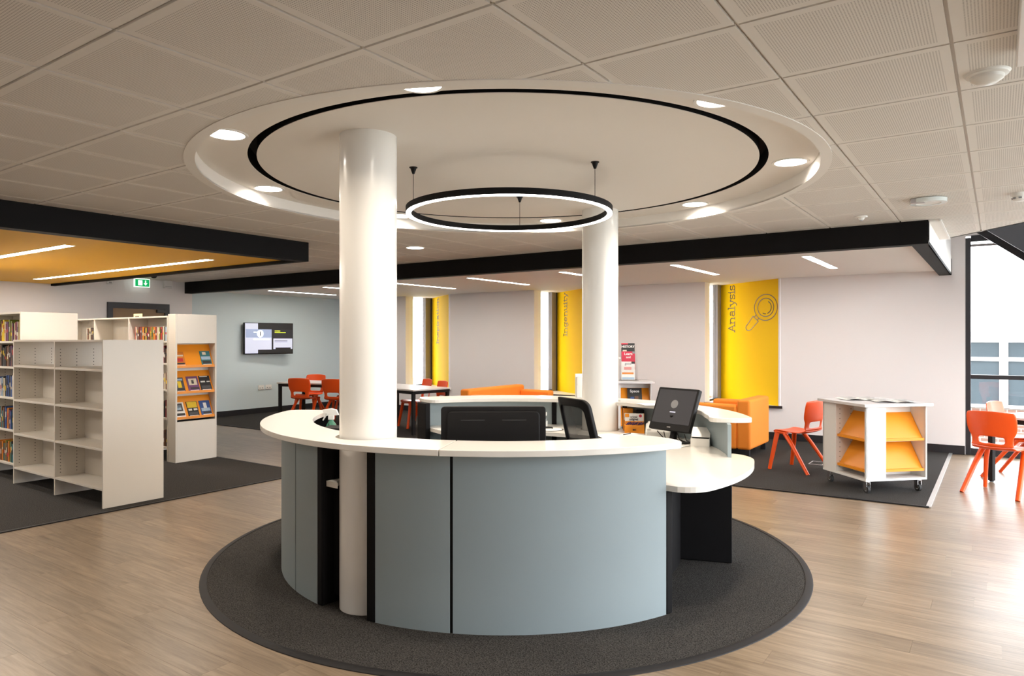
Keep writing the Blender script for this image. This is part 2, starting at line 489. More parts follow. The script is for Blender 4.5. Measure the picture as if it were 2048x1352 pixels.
# slab-serif stroke lettering
def earc(cx, cy, rx, ry, a0, a1, n=12):
    return [(cx + rx * math.cos(R(a0 + (a1 - a0) * i / n)), cy + ry * math.sin(R(a0 + (a1 - a0) * i / n))) for i in range(n + 1)]
GL = {
 'I': (0.30, [[(.15, 0), (.15, .7)], [(.02, 0), (.28, 0)], [(.02, .7), (.28, .7)]]),
 'A': (0.62, [[(.08, 0), (.31, .7)], [(.31, .7), (.54, 0)], [(.165, .24), (.455, .24)], [(0, 0), (.18, 0)], [(.44, 0), (.62, 0)]]),
 'n': (0.58, [[(.11, 0), (.11, .5)], [(.02, .5), (.11, .5)], [(.02, 0), (.21, 0)], earc(.285, .30, .175, .19, 175, 0) + [(.46, 0)], [(.37, 0), (.56, 0)]]),
 's': (0.42, [earc(.20, .375, .145, .125, 25, 270) + earc(.20, .125, .16, .125, 90, -155), [(.345, .5), (.345, .39)], [(.045, 0), (.045, .12)]]),
 'p': (0.56, [[(.11, -.2), (.11, .5)], [(.02, .5), (.11, .5)], [(.01, -.2), (.22, -.2)], earc(.29, .25, .19, .25, 150, -150, 18)]),
 'i': (0.27, [[(.14, 0), (.14, .5)], [(.04, .5), (.14, .5)], [(.02, 0), (.26, 0)], [(.14, .63), (.14, .69)]]),
 'r': (0.42, [[(.11, 0), (.11, .5)], [(.02, .5), (.11, .5)], [(.01, 0), (.23, 0)], earc(.29, .30, .18, .19, 175, 70)]),
 'a': (0.52, [earc(.24, .36, .15, .14, 160, 0) + [(.39, .06), (.42, 0), (.50, 0)], earc(.22, .145, .155, .145, 60, 300, 14) + [(.39, .09)], [(.30, .28), (.39, .28)]]),
 't': (0.38, [[(.15, .66), (.15, .10)] + earc(.25, .10, .10, .10, 180, 330, 6), [(.03, .5), (.32, .5)]]),
 'o': (0.56, [earc(.28, .25, .21, .25, 0, 360, 22)]),
 'g': (0.54, [earc(.25, .26, .185, .24, 0, 360, 20), [(.435, .5), (.435, -.05)] + earc(.25, -.05, .185, .15, 0, -150, 10), [(.435, .5), (.53, .5)]]),
 'e': (0.52, [[(.07, .27), (.45, .27)] + earc(.26, .26, .19, .24, 0, 315, 18)]),
 'u': (0.58, [[(.02, .5), (.11, .5), (.11, .2)] + earc(.285, .2, .175, .2, 180, 355), [(.37, .5), (.46, .5), (.46, 0)], [(.46, 0), (.56, 0)]]),
 'y': (0.54, [[(.08, .5), (.28, .02)], [(.47, .5), (.24, -.10), (.18, -.18), (.08, -.19)], [(.0, .5), (.17, .5)], [(.38, .5), (.54, .5)]]),
 'l': (0.27, [[(.14, 0), (.14, .74)], [(.04, .74), (.14, .74)], [(.02, 0), (.26, 0)]]),
}
def ribbon(mb, line, w, fn, d=0.004):
    for (a, b) in zip(line[:-1], line[1:]):
        ax, ay = a; bx, by = b
        l = math.hypot(bx - ax, by - ay)
        if l < 1e-6: continue
        tx, ty = (bx - ax) / l, (by - ay) / l
        ax -= tx * w * .35; ay -= ty * w * .35; bx += tx * w * .35; by += ty * w * .35
        nx, ny = -ty * w / 2, tx * w / 2
        q = [(ax + nx, ay + ny), (bx + nx, by + ny), (bx - nx, by - ny), (ax - nx, ay - ny)]
        vs = [fn(x, y, 0.001) for x, y in q] + [fn(x, y, d) for x, y in q]
        mb.add(vs, [(3, 2, 1, 0), (4, 5, 6, 7), (0, 1, 5, 4), (1, 2, 6, 5), (2, 3, 7, 6), (3, 0, 4, 7)])
words = ['Analysis', 'Ingenuity', 'Inspiration']
wpos = [(0.44, 1.66, 2.455), (0.52, 1.60, 2.45), (0.62, 1.44, 2.45)]
panels = []
for i, (ul, ur) in enumerate(OPEN):
    p, L, e, nn = sawtooth(i + 1, ul, ur); panels.append((p, L, e, nn))
    sb, z0, z1 = wpos[i]
    tot = sum(GL[ch][0] for ch in words[i]); sc_ = (z1 - z0) / tot
    lt = D.objects.new('lettering', None); COL.objects.link(lt); lt.parent = p; lt['label'] = 'thin slab-serif lettering reading %s upwards' % words[i]
    pen = 0.0
    for ch in words[i]:
        adv, strokes = GL[ch]
        def fn(x, y, d, pen=pen):
            q = L + e * (sb - y * 0.235) + nn * d
            return (q.x, q.y, z0 + (pen + x) * sc_)
        mb = MB()
        for st in strokes: ribbon(mb, st, 0.074, fn)
        mb.build('letter', 'letter_metal', lt)
        pen += adv
# magnifying glass outline on the nearest yellow panel
p, L, e, nn = panels[0]
mg = D.objects.new('magnifying_glass_motif', None); COL.objects.link(mg); mg.parent = p
mg['label'] = 'dark outline drawing of a magnifying glass'
def fnm(x, y, d):
    q = L + e * x + nn * d
    return (q.x, q.y, y)
mc = (1.20, 2.045)
for rx, ry, a0, a1 in ((.265, .205, 0, 360), (.185, .143, 0, 360), (.13, .10, 60, -70), (.13, .10, -90, -118)):
    mb = MB(); ribbon(mb, earc(mc[0], mc[1], rx, ry, a0, a1, 40), 0.013, fnm); mb.build('outline_stroke', 'letter_metal', mg)
def rl(pts):
    mb = MB(); ribbon(mb, pts, 0.013, fnm); mb.build('outline_stroke', 'letter_metal', mg)
rl([(.985, 1.935), (.93, 1.90)]); rl([(1.045, 1.88), (1.0, 1.845)])
rl([(.90, 1.915), (1.03, 1.83), (.85, 1.70)] + earc(.79, 1.735, .065, .05, -60, -240, 8) + [(.90, 1.915)])

# big window on the right of the window wall
w4 = D.objects.new('window_4', None); COL.objects.link(w4); struct(w4)
ZW = 2.90
for u0, u1 in ((-0.36, -0.30), (1.10, 1.16), (UR - .06, UR)):
    MB().box(u0, u1, WW + .02, WW + .12, 0, ZW).build('frame_post', 'black_frame', w4, bevel=.004)
for z0, z1 in ((0, .09), (1.015, 1.07), (ZW - .05, ZW + .03)):
    for u0, u1 in ((-.30, 1.10), (1.16, UR - .06)):
        MB().box(u0, u1, WW + .03, WW + .11, z0, z1).build('rail', 'black_frame', w4, bevel=.004)
for u0, u1 in ((-.30, 1.10), (1.16, UR - .06)):
    for z0, z1 in ((.09, 1.015), (1.07, ZW - .05)):
        MB().box(u0, u1, WW + .065, WW + .072, z0, z1).build('pane', 'glass', w4)
MB().box(-.30, 1.10, WW + .03, WW + .06, ZW - .12, ZW - .09).build('rail', 'grey_frame', w4)
struct(MB().box(-.36, UR, WW + .02, WW + .12, ZW + .03, 3.45).build('wall_above_window', 'white_wall'))
# glazed side out of frame to the right
w5 = D.objects.new('window_5', None); COL.objects.link(w5); struct(w5)
struct(MB().box(UR, UR + .1, VB, 1.8, 0, 3.45).build('wall_right', 'white_wall'))  # unseen; left solid to keep daylight off the near side
vs_ = [1.8, 3.4, 5.0, 6.6, 8.2, 9.7, WW + .12]
for a in vs_:
    MB().box(UR, UR + .1, a - .03, a + .03, 0, 3.45).build('frame_post', 'black_frame', w5)
for a, b in zip(vs_[:-1], vs_[1:]):
    MB().box(UR + .02, UR + .08, a, b, 0, .09).build('rail', 'black_frame', w5)
    MB().box(UR + .02, UR + .08, a, b, 1.02, 1.07).build('rail', 'black_frame', w5)
    MB().box(UR + .045, UR + .052, a + .03, b - .03, .09, 3.40).build('pane', 'glass', w5)
    MB().box(UR + .02, UR + .08, a, b, 3.40, 3.45).build('rail', 'black_frame', w5)

# baseboards
bbl = struct(MB().box(WL, WL + .018, VB, 5.90, 0, .115).build('baseboard_left', 'baseboard_black'))
MB().box(WL, WL + .018, 7.05, WW, 0, .115).build('board_length', 'baseboard_black', bbl)
struct(MB().box(WL + .018, -0.365, WW - .018, WW, 0, .115).build('baseboard_front', 'baseboard_black'))

# door in the left wall
d1 = D.objects.new('door_1', None); COL.objects.link(d1); struct(d1)
MB().box(WL - .01, WL + .012, 6.02, 6.95, 0, 2.09).build('door_leaf', 'door_wood', d1)
for a, b in ((5.94, 6.02), (6.95, 7.03)):
    MB().box(WL - .02, WL + .05, a, b, 0, 2.09).build('frame_post', 'black_frame', d1)
MB().box(WL - .02, WL + .05, 5.94, 7.03, 2.09, 2.19).build('frame_head', 'black_frame', d1)
MB().box(WL + .012, WL + .05, 6.80, 6.95, 2.03, 2.085).build('door_closer', 'black_frame', d1)
MB().tube([(WL + .012, 6.10, 1.02), (WL + .06, 6.10, 1.02), (WL + .06, 6.22, 1.02)], .01).build('door_handle', 'chrome', d1)

# ------------------------------------------------------------------ ceilings
DIAG = [(-0.43, 8.83), (0.20, 8.03), (UR, 5.0)]
cl = MB().prism([(WL, YV - .05), (YU - .05, YV - .05), (YU - .05, VB), (UR, VB), DIAG[2], DIAG[1], DIAG[0], (-0.43, BV + .05), (WL, BV + .05)], ZT + .012, ZT + .05).build('ceiling', 'grid_metal')
struct(cl)
RR = 2.105
# open the slab over the recess: done by a ring-shaped build of the slab inside the recess zone
def clip_half(poly, a, b):   # keep left of a->b
    out = []
    n = len(poly)
    f = lambda p: (b[0] - a[0]) * (p[1] - a[1]) - (b[1] - a[1]) * (p[0] - a[0])
    for i in range(n):
        p, q = poly[i], poly[(i + 1) % n]
        fp, fq = f(p), f(q)
        if fp >= 0: out.append(p)
        if (fp >= 0) != (fq >= 0):
            t = fp / (fp - fq); out.append((p[0] + t * (q[0] - p[0]), p[1] + t * (q[1] - p[1])))
    return out
def minus_disc(poly, c, r):
    # dense boundary, find outside stretches, close each along the arc
    n = len(poly); ins = lambda p: math.hypot(p[0] - c[0], p[1] - c[1]) < r
    pts = []
    for i in range(n):
        p, q = poly[i], poly[(i + 1) % n]
        pts.append((p, False))
        dx, dy = q[0] - p[0], q[1] - p[1]; fx, fy = p[0] - c[0], p[1] - c[1]
        A = dx * dx + dy * dy; B = 2 * (fx * dx + fy * dy); Cc = fx * fx + fy * fy - r * r
        disc = B * B - 4 * A * Cc
        if disc > 0 and A > 0:
            for sg in (-1, 1):
                tt = (-B + sg * math.sqrt(disc)) / (2 * A)
                if 1e-6 < tt < 1 - 1e-6: pts.append(((p[0] + tt * dx, p[1] + tt * dy), True))
    if not any(x[1] for x in pts):
        return [] if ins(poly[0]) else [poly]
    m = len(pts); outs = []
    starts = [i for i in range(m) if pts[i][1]]
    for i in starts:
        j = (i + 1) % m
        mid = ((pts[i][0][0] + pts[j][0][0]) / 2, (pts[i][0][1] + pts[j][0][1]) / 2)
        if ins(mid): continue
        loop = [pts[i][0]]
        while True:
            loop.append(pts[j][0])
            if pts[j][1]: break
            j = (j + 1) % m
        a1 = math.atan2(loop[-1][1] - c[1], loop[-1][0] - c[0]); a0 = math.atan2(loop[0][1] - c[1], loop[0][0] - c[0])
        dlt = (a0 - a1 + PI) % (2 * PI) - PI
        ns = max(2, int(abs(dlt) / 0.03))
        loop += [(c[0] + r * math.cos(a1 + dlt * q / ns), c[1] + r * math.sin(a1 + dlt * q / ns)) for q in range(1, ns)]
        outs.append(loop)
    return outs
def shrink(poly, g):
    cx = sum(p[0] for p in poly) / len(poly); cy = sum(p[1] for p in poly) / len(poly)
    return poly
GU, GV = -1.94, 1.22
tile_full = MB().prism([(-.2935, -.2935), (.2935, -.2935), (.2935, .2935), (-.2935, .2935)], 0.0, 0.010).mesh('ceiling_tile')
tile_full.materials.append(M['perforated_tile'])
nt_ = 0
for i in range(-8, 20):
    for j in range(-6, 14):
        uc = GU - .6 * i + .3; vc = GV + .6 * j + .3
        corners = [(uc + a * .3, vc + b * .3) for a in (-1, 1) for b in (-1, 1)]
        if not any(in_view(u, v, ZT, 120) for u, v in corners): continue
        rect = [(uc - .2935, vc - .2935), (uc + .2935, vc - .2935), (uc + .2935, vc + .2935), (uc - .2935, vc + .2935)]
        polys = [rect]
        # regions: yellow bulkhead cut, window bulkhead cut, diagonal edge cut
        res = []
        for pl in polys:
            if vc - .3 < YV and uc - .3 < YU:
                if vc + .3 > YV:      # row crossing YV: keep the part beyond, plus the part right of YU
                    a_ = clip_half(pl, (WL, YV), (WL + 1, YV))
                    res.append(a_)
                    if uc + .3 > YU:
                        b_ = clip_half(clip_half(pl, (WL + 1, YV), (WL, YV)), (YU, 1), (YU, 0))
                        res.append(b_)
                else:
                    res.append(clip_half(pl, (YU, 1), (YU, 0)))
            else: res.append(pl)
        res2 = []
        for pl in res:
            if len(pl) < 3: continue
            if vc + .3 > BV and uc - .3 < -.43:
                if uc + .3 > -.43:
                    res2.append(clip_half(pl, (-.43, 1), (-.43, 0)))
                    lo = clip_half(clip_half(pl, (-.43, 0), (-.43, 1)), (1, BV), (0, BV)); res2.append(lo)
                else: res2.append(clip_half(pl, (1, BV), (0, BV)))
            else: res2.append(pl)
        res3 = []
        for pl in res2:
            if len(pl) < 3: continue
            if uc > -1 and vc > 4.5:
                for a, b in ((DIAG[1], DIAG[0]), (DIAG[2], DIAG[1])):
                    pl = clip_half(pl, a, b)
                    if len(pl) < 3: break
                if len(pl) < 3: continue
            res3.append(pl)
        for pl in res3:
            for q in minus_disc(pl, (RX, RY), RR):
                if len(q) < 3: continue
                if abs(sum(q[a][0] * q[(a + 1) % len(q)][1] - q[(a + 1) % len(q)][0] * q[a][1] for a in range(len(q)))) < 0.004: continue
                if q is rect:
                    o = D.objects.new('ceiling_tile', tile_full); COL.objects.link(o)
                else:
                    o = MB().prism([(x - uc, y - vc) for x, y in q], 0.0, 0.010).build('ceiling_tile', 'perforated_tile')
                o.parent = cl; o.location = (uc, vc, ZT); nt_ += 1
# cut the slab over the recess
cut = MB().lathe([(0, -.2), (RR + .005, -.2), (RR + .005, .2), (0, .2)], (RX, RY, ZT), 128).mesh('cutter')
cut_o = D.objects.new('cutter', cut); COL.objects.link(cut_o)
bo = cl.modifiers.new('cut', 'BOOLEAN'); bo.operation = 'DIFFERENCE'; bo.object = cut_o; bo.solver = 'EXACT'
dg = bpy.context.evaluated_depsgraph_get()
me2 = D.meshes.new_from_object(cl.evaluated_get(dg))
cl.modifiers.clear(); cl.data = me2
D.objects.remove(cut_o)

# circular recess
ZR = 2.711
rec = D.objects.new('ceiling_recess', None); COL.objects.link(rec); struct(rec)
MB().lathe([(2.05, .0), (2.112, .0), (2.112, .012), (2.05, .012), (2.05, 0)], (RX, RY, ZT - .004), 160).build('rim_flange', 'ceiling_paint', rec, smooth=True)
MB().lathe([(2.05, ZT - .002), (2.06, ZT - .002), (2.06, ZR + .01), (2.05, ZR + .01), (2.05, ZT - .002)], (RX, RY, 0), 160).build('upstand', 'ceiling_paint', rec, smooth=True)
MB().lathe([(1.752, ZR), (2.06, ZR), (2.06, ZR + .003), (1.752, ZR + .003), (1.752, ZR)], (RX, RY, 0), 160).build('soffit_ring', 'disc_paint', rec, smooth=True)
MB().lathe([(0, ZR + .10), (1.9, ZR + .10), (1.9, ZR + .12), (0, ZR + .12)], (RX, RY, 0), 96).build('shadow_gap', 'black_laminate', rec)
MB().lathe([(1.752, ZR + .003), (1.765, ZR + .003), (1.765, ZR + .10), (1.752, ZR + .10), (1.752, ZR + .003)], (RX, RY, 0), 160).build('gap_side', 'black_laminate', rec, smooth=True)
MB().lathe([(0, ZR), (1.697, ZR), (1.697, ZR + .003), (0, ZR + .003)], (RX, RY, 0), 160).build('ceiling_disc', 'disc_paint', rec)
MB().lathe([(1.685, ZR + .003), (1.695, ZR + .003), (1.695, ZR + .10), (1.685, ZR + .10), (1.685, ZR + .003)], (RX, RY, 0), 160).build('gap_side', 'black_laminate', rec, smooth=True)

# window-side bulkhead: black edge beams and plaster ceiling
bk = D.objects.new('trim_4', None); COL.objects.link(bk); struct(bk)
MB().box(WL, BU, BV, BV + .14, ZB, ZT + .03).build('black_fascia', 'black_laminate', bk)
MB().box(BU - .14, BU, BV + .14, WW, ZB, ZB + .012).build('black_underside', 'black_laminate', bk)
MB().box(BU - .012, BU + .001, BV + .14, WW, ZB, ZB + .03).build('black_lip', 'black_laminate', bk)
MB().box(BU - .012, BU, BV + .005, WW, ZB + .03, ZT + .05).build('white_side', 'ceiling_paint', bk)
MB().box(BU - .01, BU + .004, WW - .03, WW - .002, ZB, ZB + .22).build('end_trim', 'black_laminate', bk)
lowc = struct(MB().box(WL, BU - .012, BV + .14, WW + .95, ZL, ZL + .02).build('ceiling_low', 'ceiling_paint'))
MB().box(BU, BU + .09, BV + .02, 8.9, ZT, ZT + .02).build('edge_trim', 'ceiling_paint', bk)
MB().box(BU + .085, BU + .10, BV + .02, 8.83, ZT - .012, ZT + .012).build('edge_trim', 'white_plastic', bk)
# yellow bulkhead
yb = D.objects.new('trim_5', None); COL.objects.link(yb); struct(yb)
MB().box(YU - .14, YU, VB, YV, ZB, ZT + .03).build('black_fascia', 'black_laminate', yb)
MB().box(WL, YU - .14, YV - .06, YV, ZB, ZT + .03).build('black_fascia', 'black_laminate', yb)
struct(MB().box(WL, YU - .14, VB, YV - .06, ZB + .035, ZB + .055).build('ceiling_yellow', 'yellow_ceiling'))
# high ceiling over the stair void, with fascia
struct(MB().prism([(-.55, WW + .12), (-.55, 8.6), (.2, 7.9), (UR + .1, 4.8), (UR + .1, WW + .12)], 3.45, 3.5).build('ceiling_void', 'ceiling_paint'))
fa = D.objects.new('trim_6', None); COL.objects.link(fa); struct(fa)
for a, b in ((DIAG[0], DIAG[1]), (DIAG[1], DIAG[2])):
    dx, dy = b[0] - a[0], b[1] - a[1]; l = math.hypot(dx, dy); nx, ny = dy / l * .03, -dx / l * .03
    MB().prism([a, b, (b[0] + nx, b[1] + ny), (a[0] + nx, a[1] + ny)], ZT, 3.45).build('void_fascia', 'white_wall', fa)

# columns
for n_, (u, v, lab) in enumerate(((-2.99, 2.85, 'white round column standing in the front of the reception desk'), (-2.97, 5.68, 'white round column behind the reception desk chair'))):
    o = MB().lathe([(.163, .008), (.163, ZR)], (u, v, 0), 64).build('round_column', 'column_paint', smooth=True)
    tag(o, lab, 'column')

# ------------------------------------------------------------------ lighting fixtures
def area_disc(parent, loc, r, w, col=WARM, spread=150):
    l = D.lights.new('lamp_light', 'AREA'); l.shape = 'DISK'; l.size = 2 * r; l.energy = w; l.color = col
    l.spread = R(spread)
    o = D.objects.new('lamp_light', l); COL.objects.link(o); o.parent = parent; o.location = loc
    return o
DLAB = {-112.5: 'recessed downlight in the ceiling ring, large one upper left of front column', -67.5: 'recessed downlight in the ceiling ring, half hidden behind its near edge, top centre',
        -22.5: 'recessed downlight in the ceiling ring, upper right, below perforated tiles', 22.5: 'recessed downlight in the ceiling ring, farthest right and brightest',
        67.5: 'recessed downlight in the ceiling ring, lower right, right of the back column', 112.5: 'recessed downlight in the ceiling ring, seen through the hanging ring lamp',
        157.5: 'recessed downlight in the ceiling ring, just right of the front column', -157.5: 'recessed downlight in the ceiling ring, lower left, above the black beam'}
def downlight(u, v, z, label, w):
    t = thing('downlight', label, 'downlight', (u, v, z), group='recessed downlights')
    MB().lathe([(.098, 0), (.118, 0), (.116, -.006), (.100, -.006), (.098, 0)], n=40).build('bezel', 'white_plastic', t, smooth=True)
    MB().lathe([(0, -.004), (.099, -.004), (.099, -.001), (0, -.001)], n=40).build('diffuser', 'downlight_glow', t)
    area_disc(t, (0, 0, -.012), .095, w)
for a, lab in DLAB.items():
    rd = 1.86 if a == -67.5 else 1.905
    downlight(RX + rd * math.cos(R(a)), RY + rd * math.sin(R(a)), ZR, lab, DOWNLIGHT_W)
downlight(-5.64, 6.12, ZT, 'round downlight in the tiled ceiling behind the front column', DOWNLIGHT_W * 1.2)

t = thing('ring_pendant', 'black hanging ring lamp with glowing white underside over the desk', 'pendant lamp', (-2.891, 4.128, 2.431))
RP = 0.738
MB().ring((0, 0), RP - .042, RP, .004, .045, 128).build('ring_body', 'black_laminate', t, smooth=True)
MB().ring((0, 0), RP - .037, RP - .003, -.002, .006, 128).build('diffuser', 'led_ring', t, smooth=True)
for a in (-122, -2, 118):
    a += 0
    x, y = (RP - .03) * math.cos(R(a)), (RP - .03) * math.sin(R(a))
    MB().tube([(x, y, .04), (x, y, ZR - 2.431 - .03)], .0018, 6).build('wire', 'dark_metal', t)
    MB().lathe([(.008, -.045), (.022, -.006), (.028, -.004), (.028, 0)], (x, y, ZR - 2.431), 16).build('ceiling_cup', 'black_plastic', t, smooth=True)

def linear(u0, u1, v0, v1, z, label, group):
    t = thing('linear_light', label, 'ceiling light', ((u0 + u1) / 2, (v0 + v1) / 2, z), group=group)
    hu, hv = (u1 - u0) / 2, (v1 - v0) / 2
    MB().box(-hu, hu, -hv, hv, -.003, .002).build('diffuser', 'led_white', t)
    b = MB()
    fr = .008
    MB().strip([(-hu, -hv), (hu, -hv), (hu, hv), (-hu, hv)], [(-hu - fr, -hv - fr), (hu + fr, -hv - fr), (hu + fr, hv + fr), (-hu - fr, hv + fr)], -.004, .002, True).build('trim_frame', 'white_plastic', t)
LL = ['slim light strip in the plaster ceiling, far left above the wall screen', 'slim light strip in the plaster ceiling, partly behind the front column on its left',
      'slim light strip in the plaster ceiling, just right of the front column', 'slim light strip in the plaster ceiling, between the two columns',
      'slim light strip in the plaster ceiling, cut off by the back column', 'slim light strip in the plaster ceiling, left of the nearest yellow panel',
      'slim light strip in the plaster ceiling, farthest right near the beam end']
for i, u in enumerate((-11.43, -9.86, -8.2, -6.58, -4.95, -3.33, -1.77)):
    linear(u - .045, u + .045, 8.33, 9.95, ZL, LL[i], 'light strips in the plaster ceiling')
linear(-11.85, -7.32, 4.51, 4.60, ZB + .035, 'long light strip across the yellow ceiling, nearer its far edge', 'light strips in the yellow ceiling')
linear(-11.85, -7.32, 1.57, 1.66, ZB + .035, 'added unseen light strip in the yellow ceiling outside the picture to the left', 'light strips in the yellow ceiling')  # strip row continued out of view, added to light the bookcase fronts
linear(-11.85, -7.32, .09, .18, ZB + .035, 'added unseen light strip in the yellow ceiling behind the viewpoint', 'light strips in the yellow ceiling')  # unseen strip added as fill from the camera side
for u_, v_, l_ in ((-5.2, .2, 'left'), (-2.6, -.8, 'middle'), (.4, -.4, 'right')): downlight(u_, v_, ZT, 'added unseen round downlight behind the viewpoint, %s one' % l_, DOWNLIGHT_W * 0.3)  # unseen downlights added to fill the bookcase and desk fronts
linear(-11.85, -7.32, 3.05, 3.14, ZB + .035, 'light strip in the yellow ceiling, cut by the left picture edge', 'light strips in the yellow ceiling')

# ------------------------------------------------------------------ reception desk
C0 = (CX, CY)
desk = thing('reception_desk', 'circular reception desk with white counter and grey-blue curved panels', 'desk', (CX, CY, 0.008))
ZC0, ZC1 = 0.944, 0.977     # counter underside / top (above carpet)
ZW0, ZW1 = 0.685, 0.717     # worktop
def pol(r, a): return (r * math.cos(R(a)), r * math.sin(R(a)))
def counter_poly(rin, rout, a0, a1, n=56, cap=0.55):
    # rin/rout callables of angle; rounded ends
    an = [a0 + (a1 - a0) * i / n for i in range(n + 1)]
    outer = [pol(rout(a), a) for a in an]; inner = [pol(rin(a), a) for a in an]
    def endcap(a, sg):
        ri, ro = rin(a), rout(a); rm = (ri + ro) / 2; h = (ro - ri) / 2
        pts = []
        for q in range(1, 12):
            t = PI / 2 - PI * q / 12
            rr = rm + h * math.sin(t); off = h * cap * abs(math.cos(t)) ** 0.8
            x, y = pol(rr, a); tx, ty = -math.sin(R(a)) * sg, math.cos(R(a)) * sg
            pts.append((x + tx * off, y + ty * off))
        return pts
    return outer, inner, endcap(a1, 1), endcap(a0, -1)
def counter(name, rin, rout, a0, a1, z0, z1, matname, parent, cut=None):
    outer, inner, e1, e0 = counter_poly(rin, rout, a0, a1)
    loop = outer + e1 + inner[::-1] + e0[::-1]
    if cut:
        loop = loop
    o = MB().prism(loop, z0, z1).build(name, matname, parent, bevel=.004)
    return o
# front counter: arcs around, notched for the column
cu_a = math.degrees(math.atan2(2.85 - CY, -2.99 - CX)); cu_r = math.hypot(2.85 - CY, -2.99 - CX)
cpos = (-2.99 - CX, 2.85 - CY); cpos2 = (-2.97 - CX, 5.68 - CY)
def notch(o, pos):
    c = MB().lathe([(0, -.3), (.185, -.3), (.185, .3), (0, .3)], (pos[0], pos[1], .9), 48)
    # open the notch towards the inside
    d = Vector((-pos[0], -pos[1], 0)).normalized(); s_ = Vector((-d.y, d.x, 0))
    P0 = Vector((pos[0], pos[1], 0))
    co = c.build('cutter', 'black_plastic')
    co.location = o.parent.location
    bo = o.modifiers.new('cut', 'BOOLEAN'); bo.operation = 'DIFFERENCE'; bo.object = co; bo.solver = 'EXACT'
    bpy.context.view_layer.update()
    dg = bpy.context.evaluated_depsgraph_get()
    me = D.meshes.new_from_object(o.evaluated_get(dg))
    o.modifiers.clear(); o.data = me
    D.objects.remove(co)
# the front counter is two slabs meeting at a visible joint
for a0, a1, nm in ((-153, -66.4, 'counter_top'), (-66.2, -23, 'counter_top')):
    n = 48
    an = [a0 + (a1 - a0) * i / n for i in range(n + 1)]
    outer = [pol(1.735, a) for a in an]; inner = [pol(1.395, a) for a in an]
    _, _, e1, e0 = counter_poly(lambda a: 1.395, lambda a: 1.735, a0, a1)
    loop = outer + (e1 if a1 > -30 else []) + inner[::-1] + (e0[::-1] if a0 < -100 else [])
    o = MB().prism(loop, ZC0, ZC1).build(nm, 'counter_white', desk)
    if a0 < -100: notch(o, cpos)
    b_ = o.modifiers.new('bevel', 'BEVEL'); b_.width = .003; b_.segments = 2; b_.limit_method = 'ANGLE'; b_.angle_limit = R(40)
def far_in(a):
    pts = [(24, 1.46), (34, 1.48), (46, 1.53), (58, 1.47), (72, 1.40), (160, 1.395)]
    for (x0, y0), (x1, y1) in zip(pts[:-1], pts[1:]):
        if a <= x1:
            t = max(0, (a - x0) / (x1 - x0)); t = t * t * (3 - 2 * t); return y0 + (y1 - y0) * t
    return 1.395
o = counter('counter_top', far_in, lambda a: 1.76, 27, 152, ZC0, ZC1, 'counter_white', desk)
notch(o, cpos2)
# front / back curved panels with seams
PT = .025
segs = [(-155, -108.7), (-108.3, -98.2), (-81.3, -65.6), (-65.0, -21.2), (20.5, 65), (65.4, 81.3), (98.2, 108.2), (108.7, 155)]
for a0, a1 in segs:
    MB().arc((0, 0), 1.60 - PT, 1.60, a0, a1, 0, ZC0, max(6, int(abs(a1 - a0) / 1.5))).build('curved_panel', 'panel_blue', desk, smooth=True)
# black seam backing strips and edge posts
for a0, a1 in ((-109.2, -107.8), (-66.3, -64.4), (64.6, 65.8), (107.6, 109.2)):
    MB().arc((0, 0), 1.60 - PT - .012, 1.60 - .006, a0, a1, 0, ZC0, 3).build('seam_strip', 'black_laminate', desk, smooth=True)
for a0, a1, r0 in ((-98.15, -96.4, 1.30), (-83.4, -81.35, 1.40), (-21.15, -19.4, 1.22), (18.9, 20.45, 1.22), (81.35, 83.0, 1.565), (96.9, 98.15, 1.565), (155.05, 157, 1.42), (-157, -155.05, 1.42)):
    MB().arc((0, 0), r0, 1.602, a0, a1, 0, ZW0 if abs(a0) < 22 else ZC0, 3).build('edge_post', 'black_laminate', desk, smooth=True, bevel=.006)
# inside return of the black end panels beside the column gap
MB().arc((0, 0), 1.20, 1.60 - PT, -99.2, -97.8, 0, ZW0, 3).build('end_panel', 'black_laminate', desk)
MB().arc((0, 0), 1.24, 1.26, -19.6, 19.2, 0, ZW0, 20).build('modesty_panel', 'black_laminate', desk, smooth=True)
MB().arc((0, 0), 1.50, 1.52, -97, -83.5, .05, ZW0 - .03, 4).build('cable_cover', 'black_laminate', desk, smooth=True)
# worktop ring with the low access table bulging out on the right
n = 372; ins, outs = [], []
for i in range(n + 1):
    a = -155 + 310 * i / n
    ri = 0.98
    ro = 1.572
    if -85 <= a <= -79: ro = 1.25
    if -20.3 <= a <= 27.5:
        # rounded bulge
        e0 = min(1.0, max(0.0, (a + 20.8) / 7.0)); e1 = min(1.0, max(0.0, (27.5 - a) / 9.0))
        e = min(e0, e1); ro = 1.572 + 0.172 * math.sqrt(max(0, 1 - (1 - e) ** 2))
    ins.append(pol(ri, a)); outs.append(pol(ro, a))
o = MB().strip(ins, outs, ZW0, ZW1).build('worktop', 'counter_white', desk)
notch_b = MB
for pz in (cpos, cpos2):
    c = MB().lathe([(0, -.3), (.175, -.3), (.175, .3), (0, .3)], (pz[0], pz[1], .7), 48).build('cutter', 'black_plastic')
    c.location = desk.location
    bo = o.modifiers.new('cut', 'BOOLEAN'); bo.operation = 'DIFFERENCE'; bo.object = c; bo.solver = 'EXACT'
    bpy.context.view_layer.update()
    dg = bpy.context.evaluated_depsgraph_get()
    me = D.meshes.new_from_object(o.evaluated_get(dg))
    o.modifiers.clear(); o.data = me; D.objects.remove(c)
b_ = o.modifiers.new('bevel', 'BEVEL'); b_.width = .003; b_.segments = 2; b_.limit_method = 'ANGLE'; b_.angle_limit = R(40)
ZWT = 0.008 + ZW1      # world height of worktop
ZCT = 0.008 + ZC1

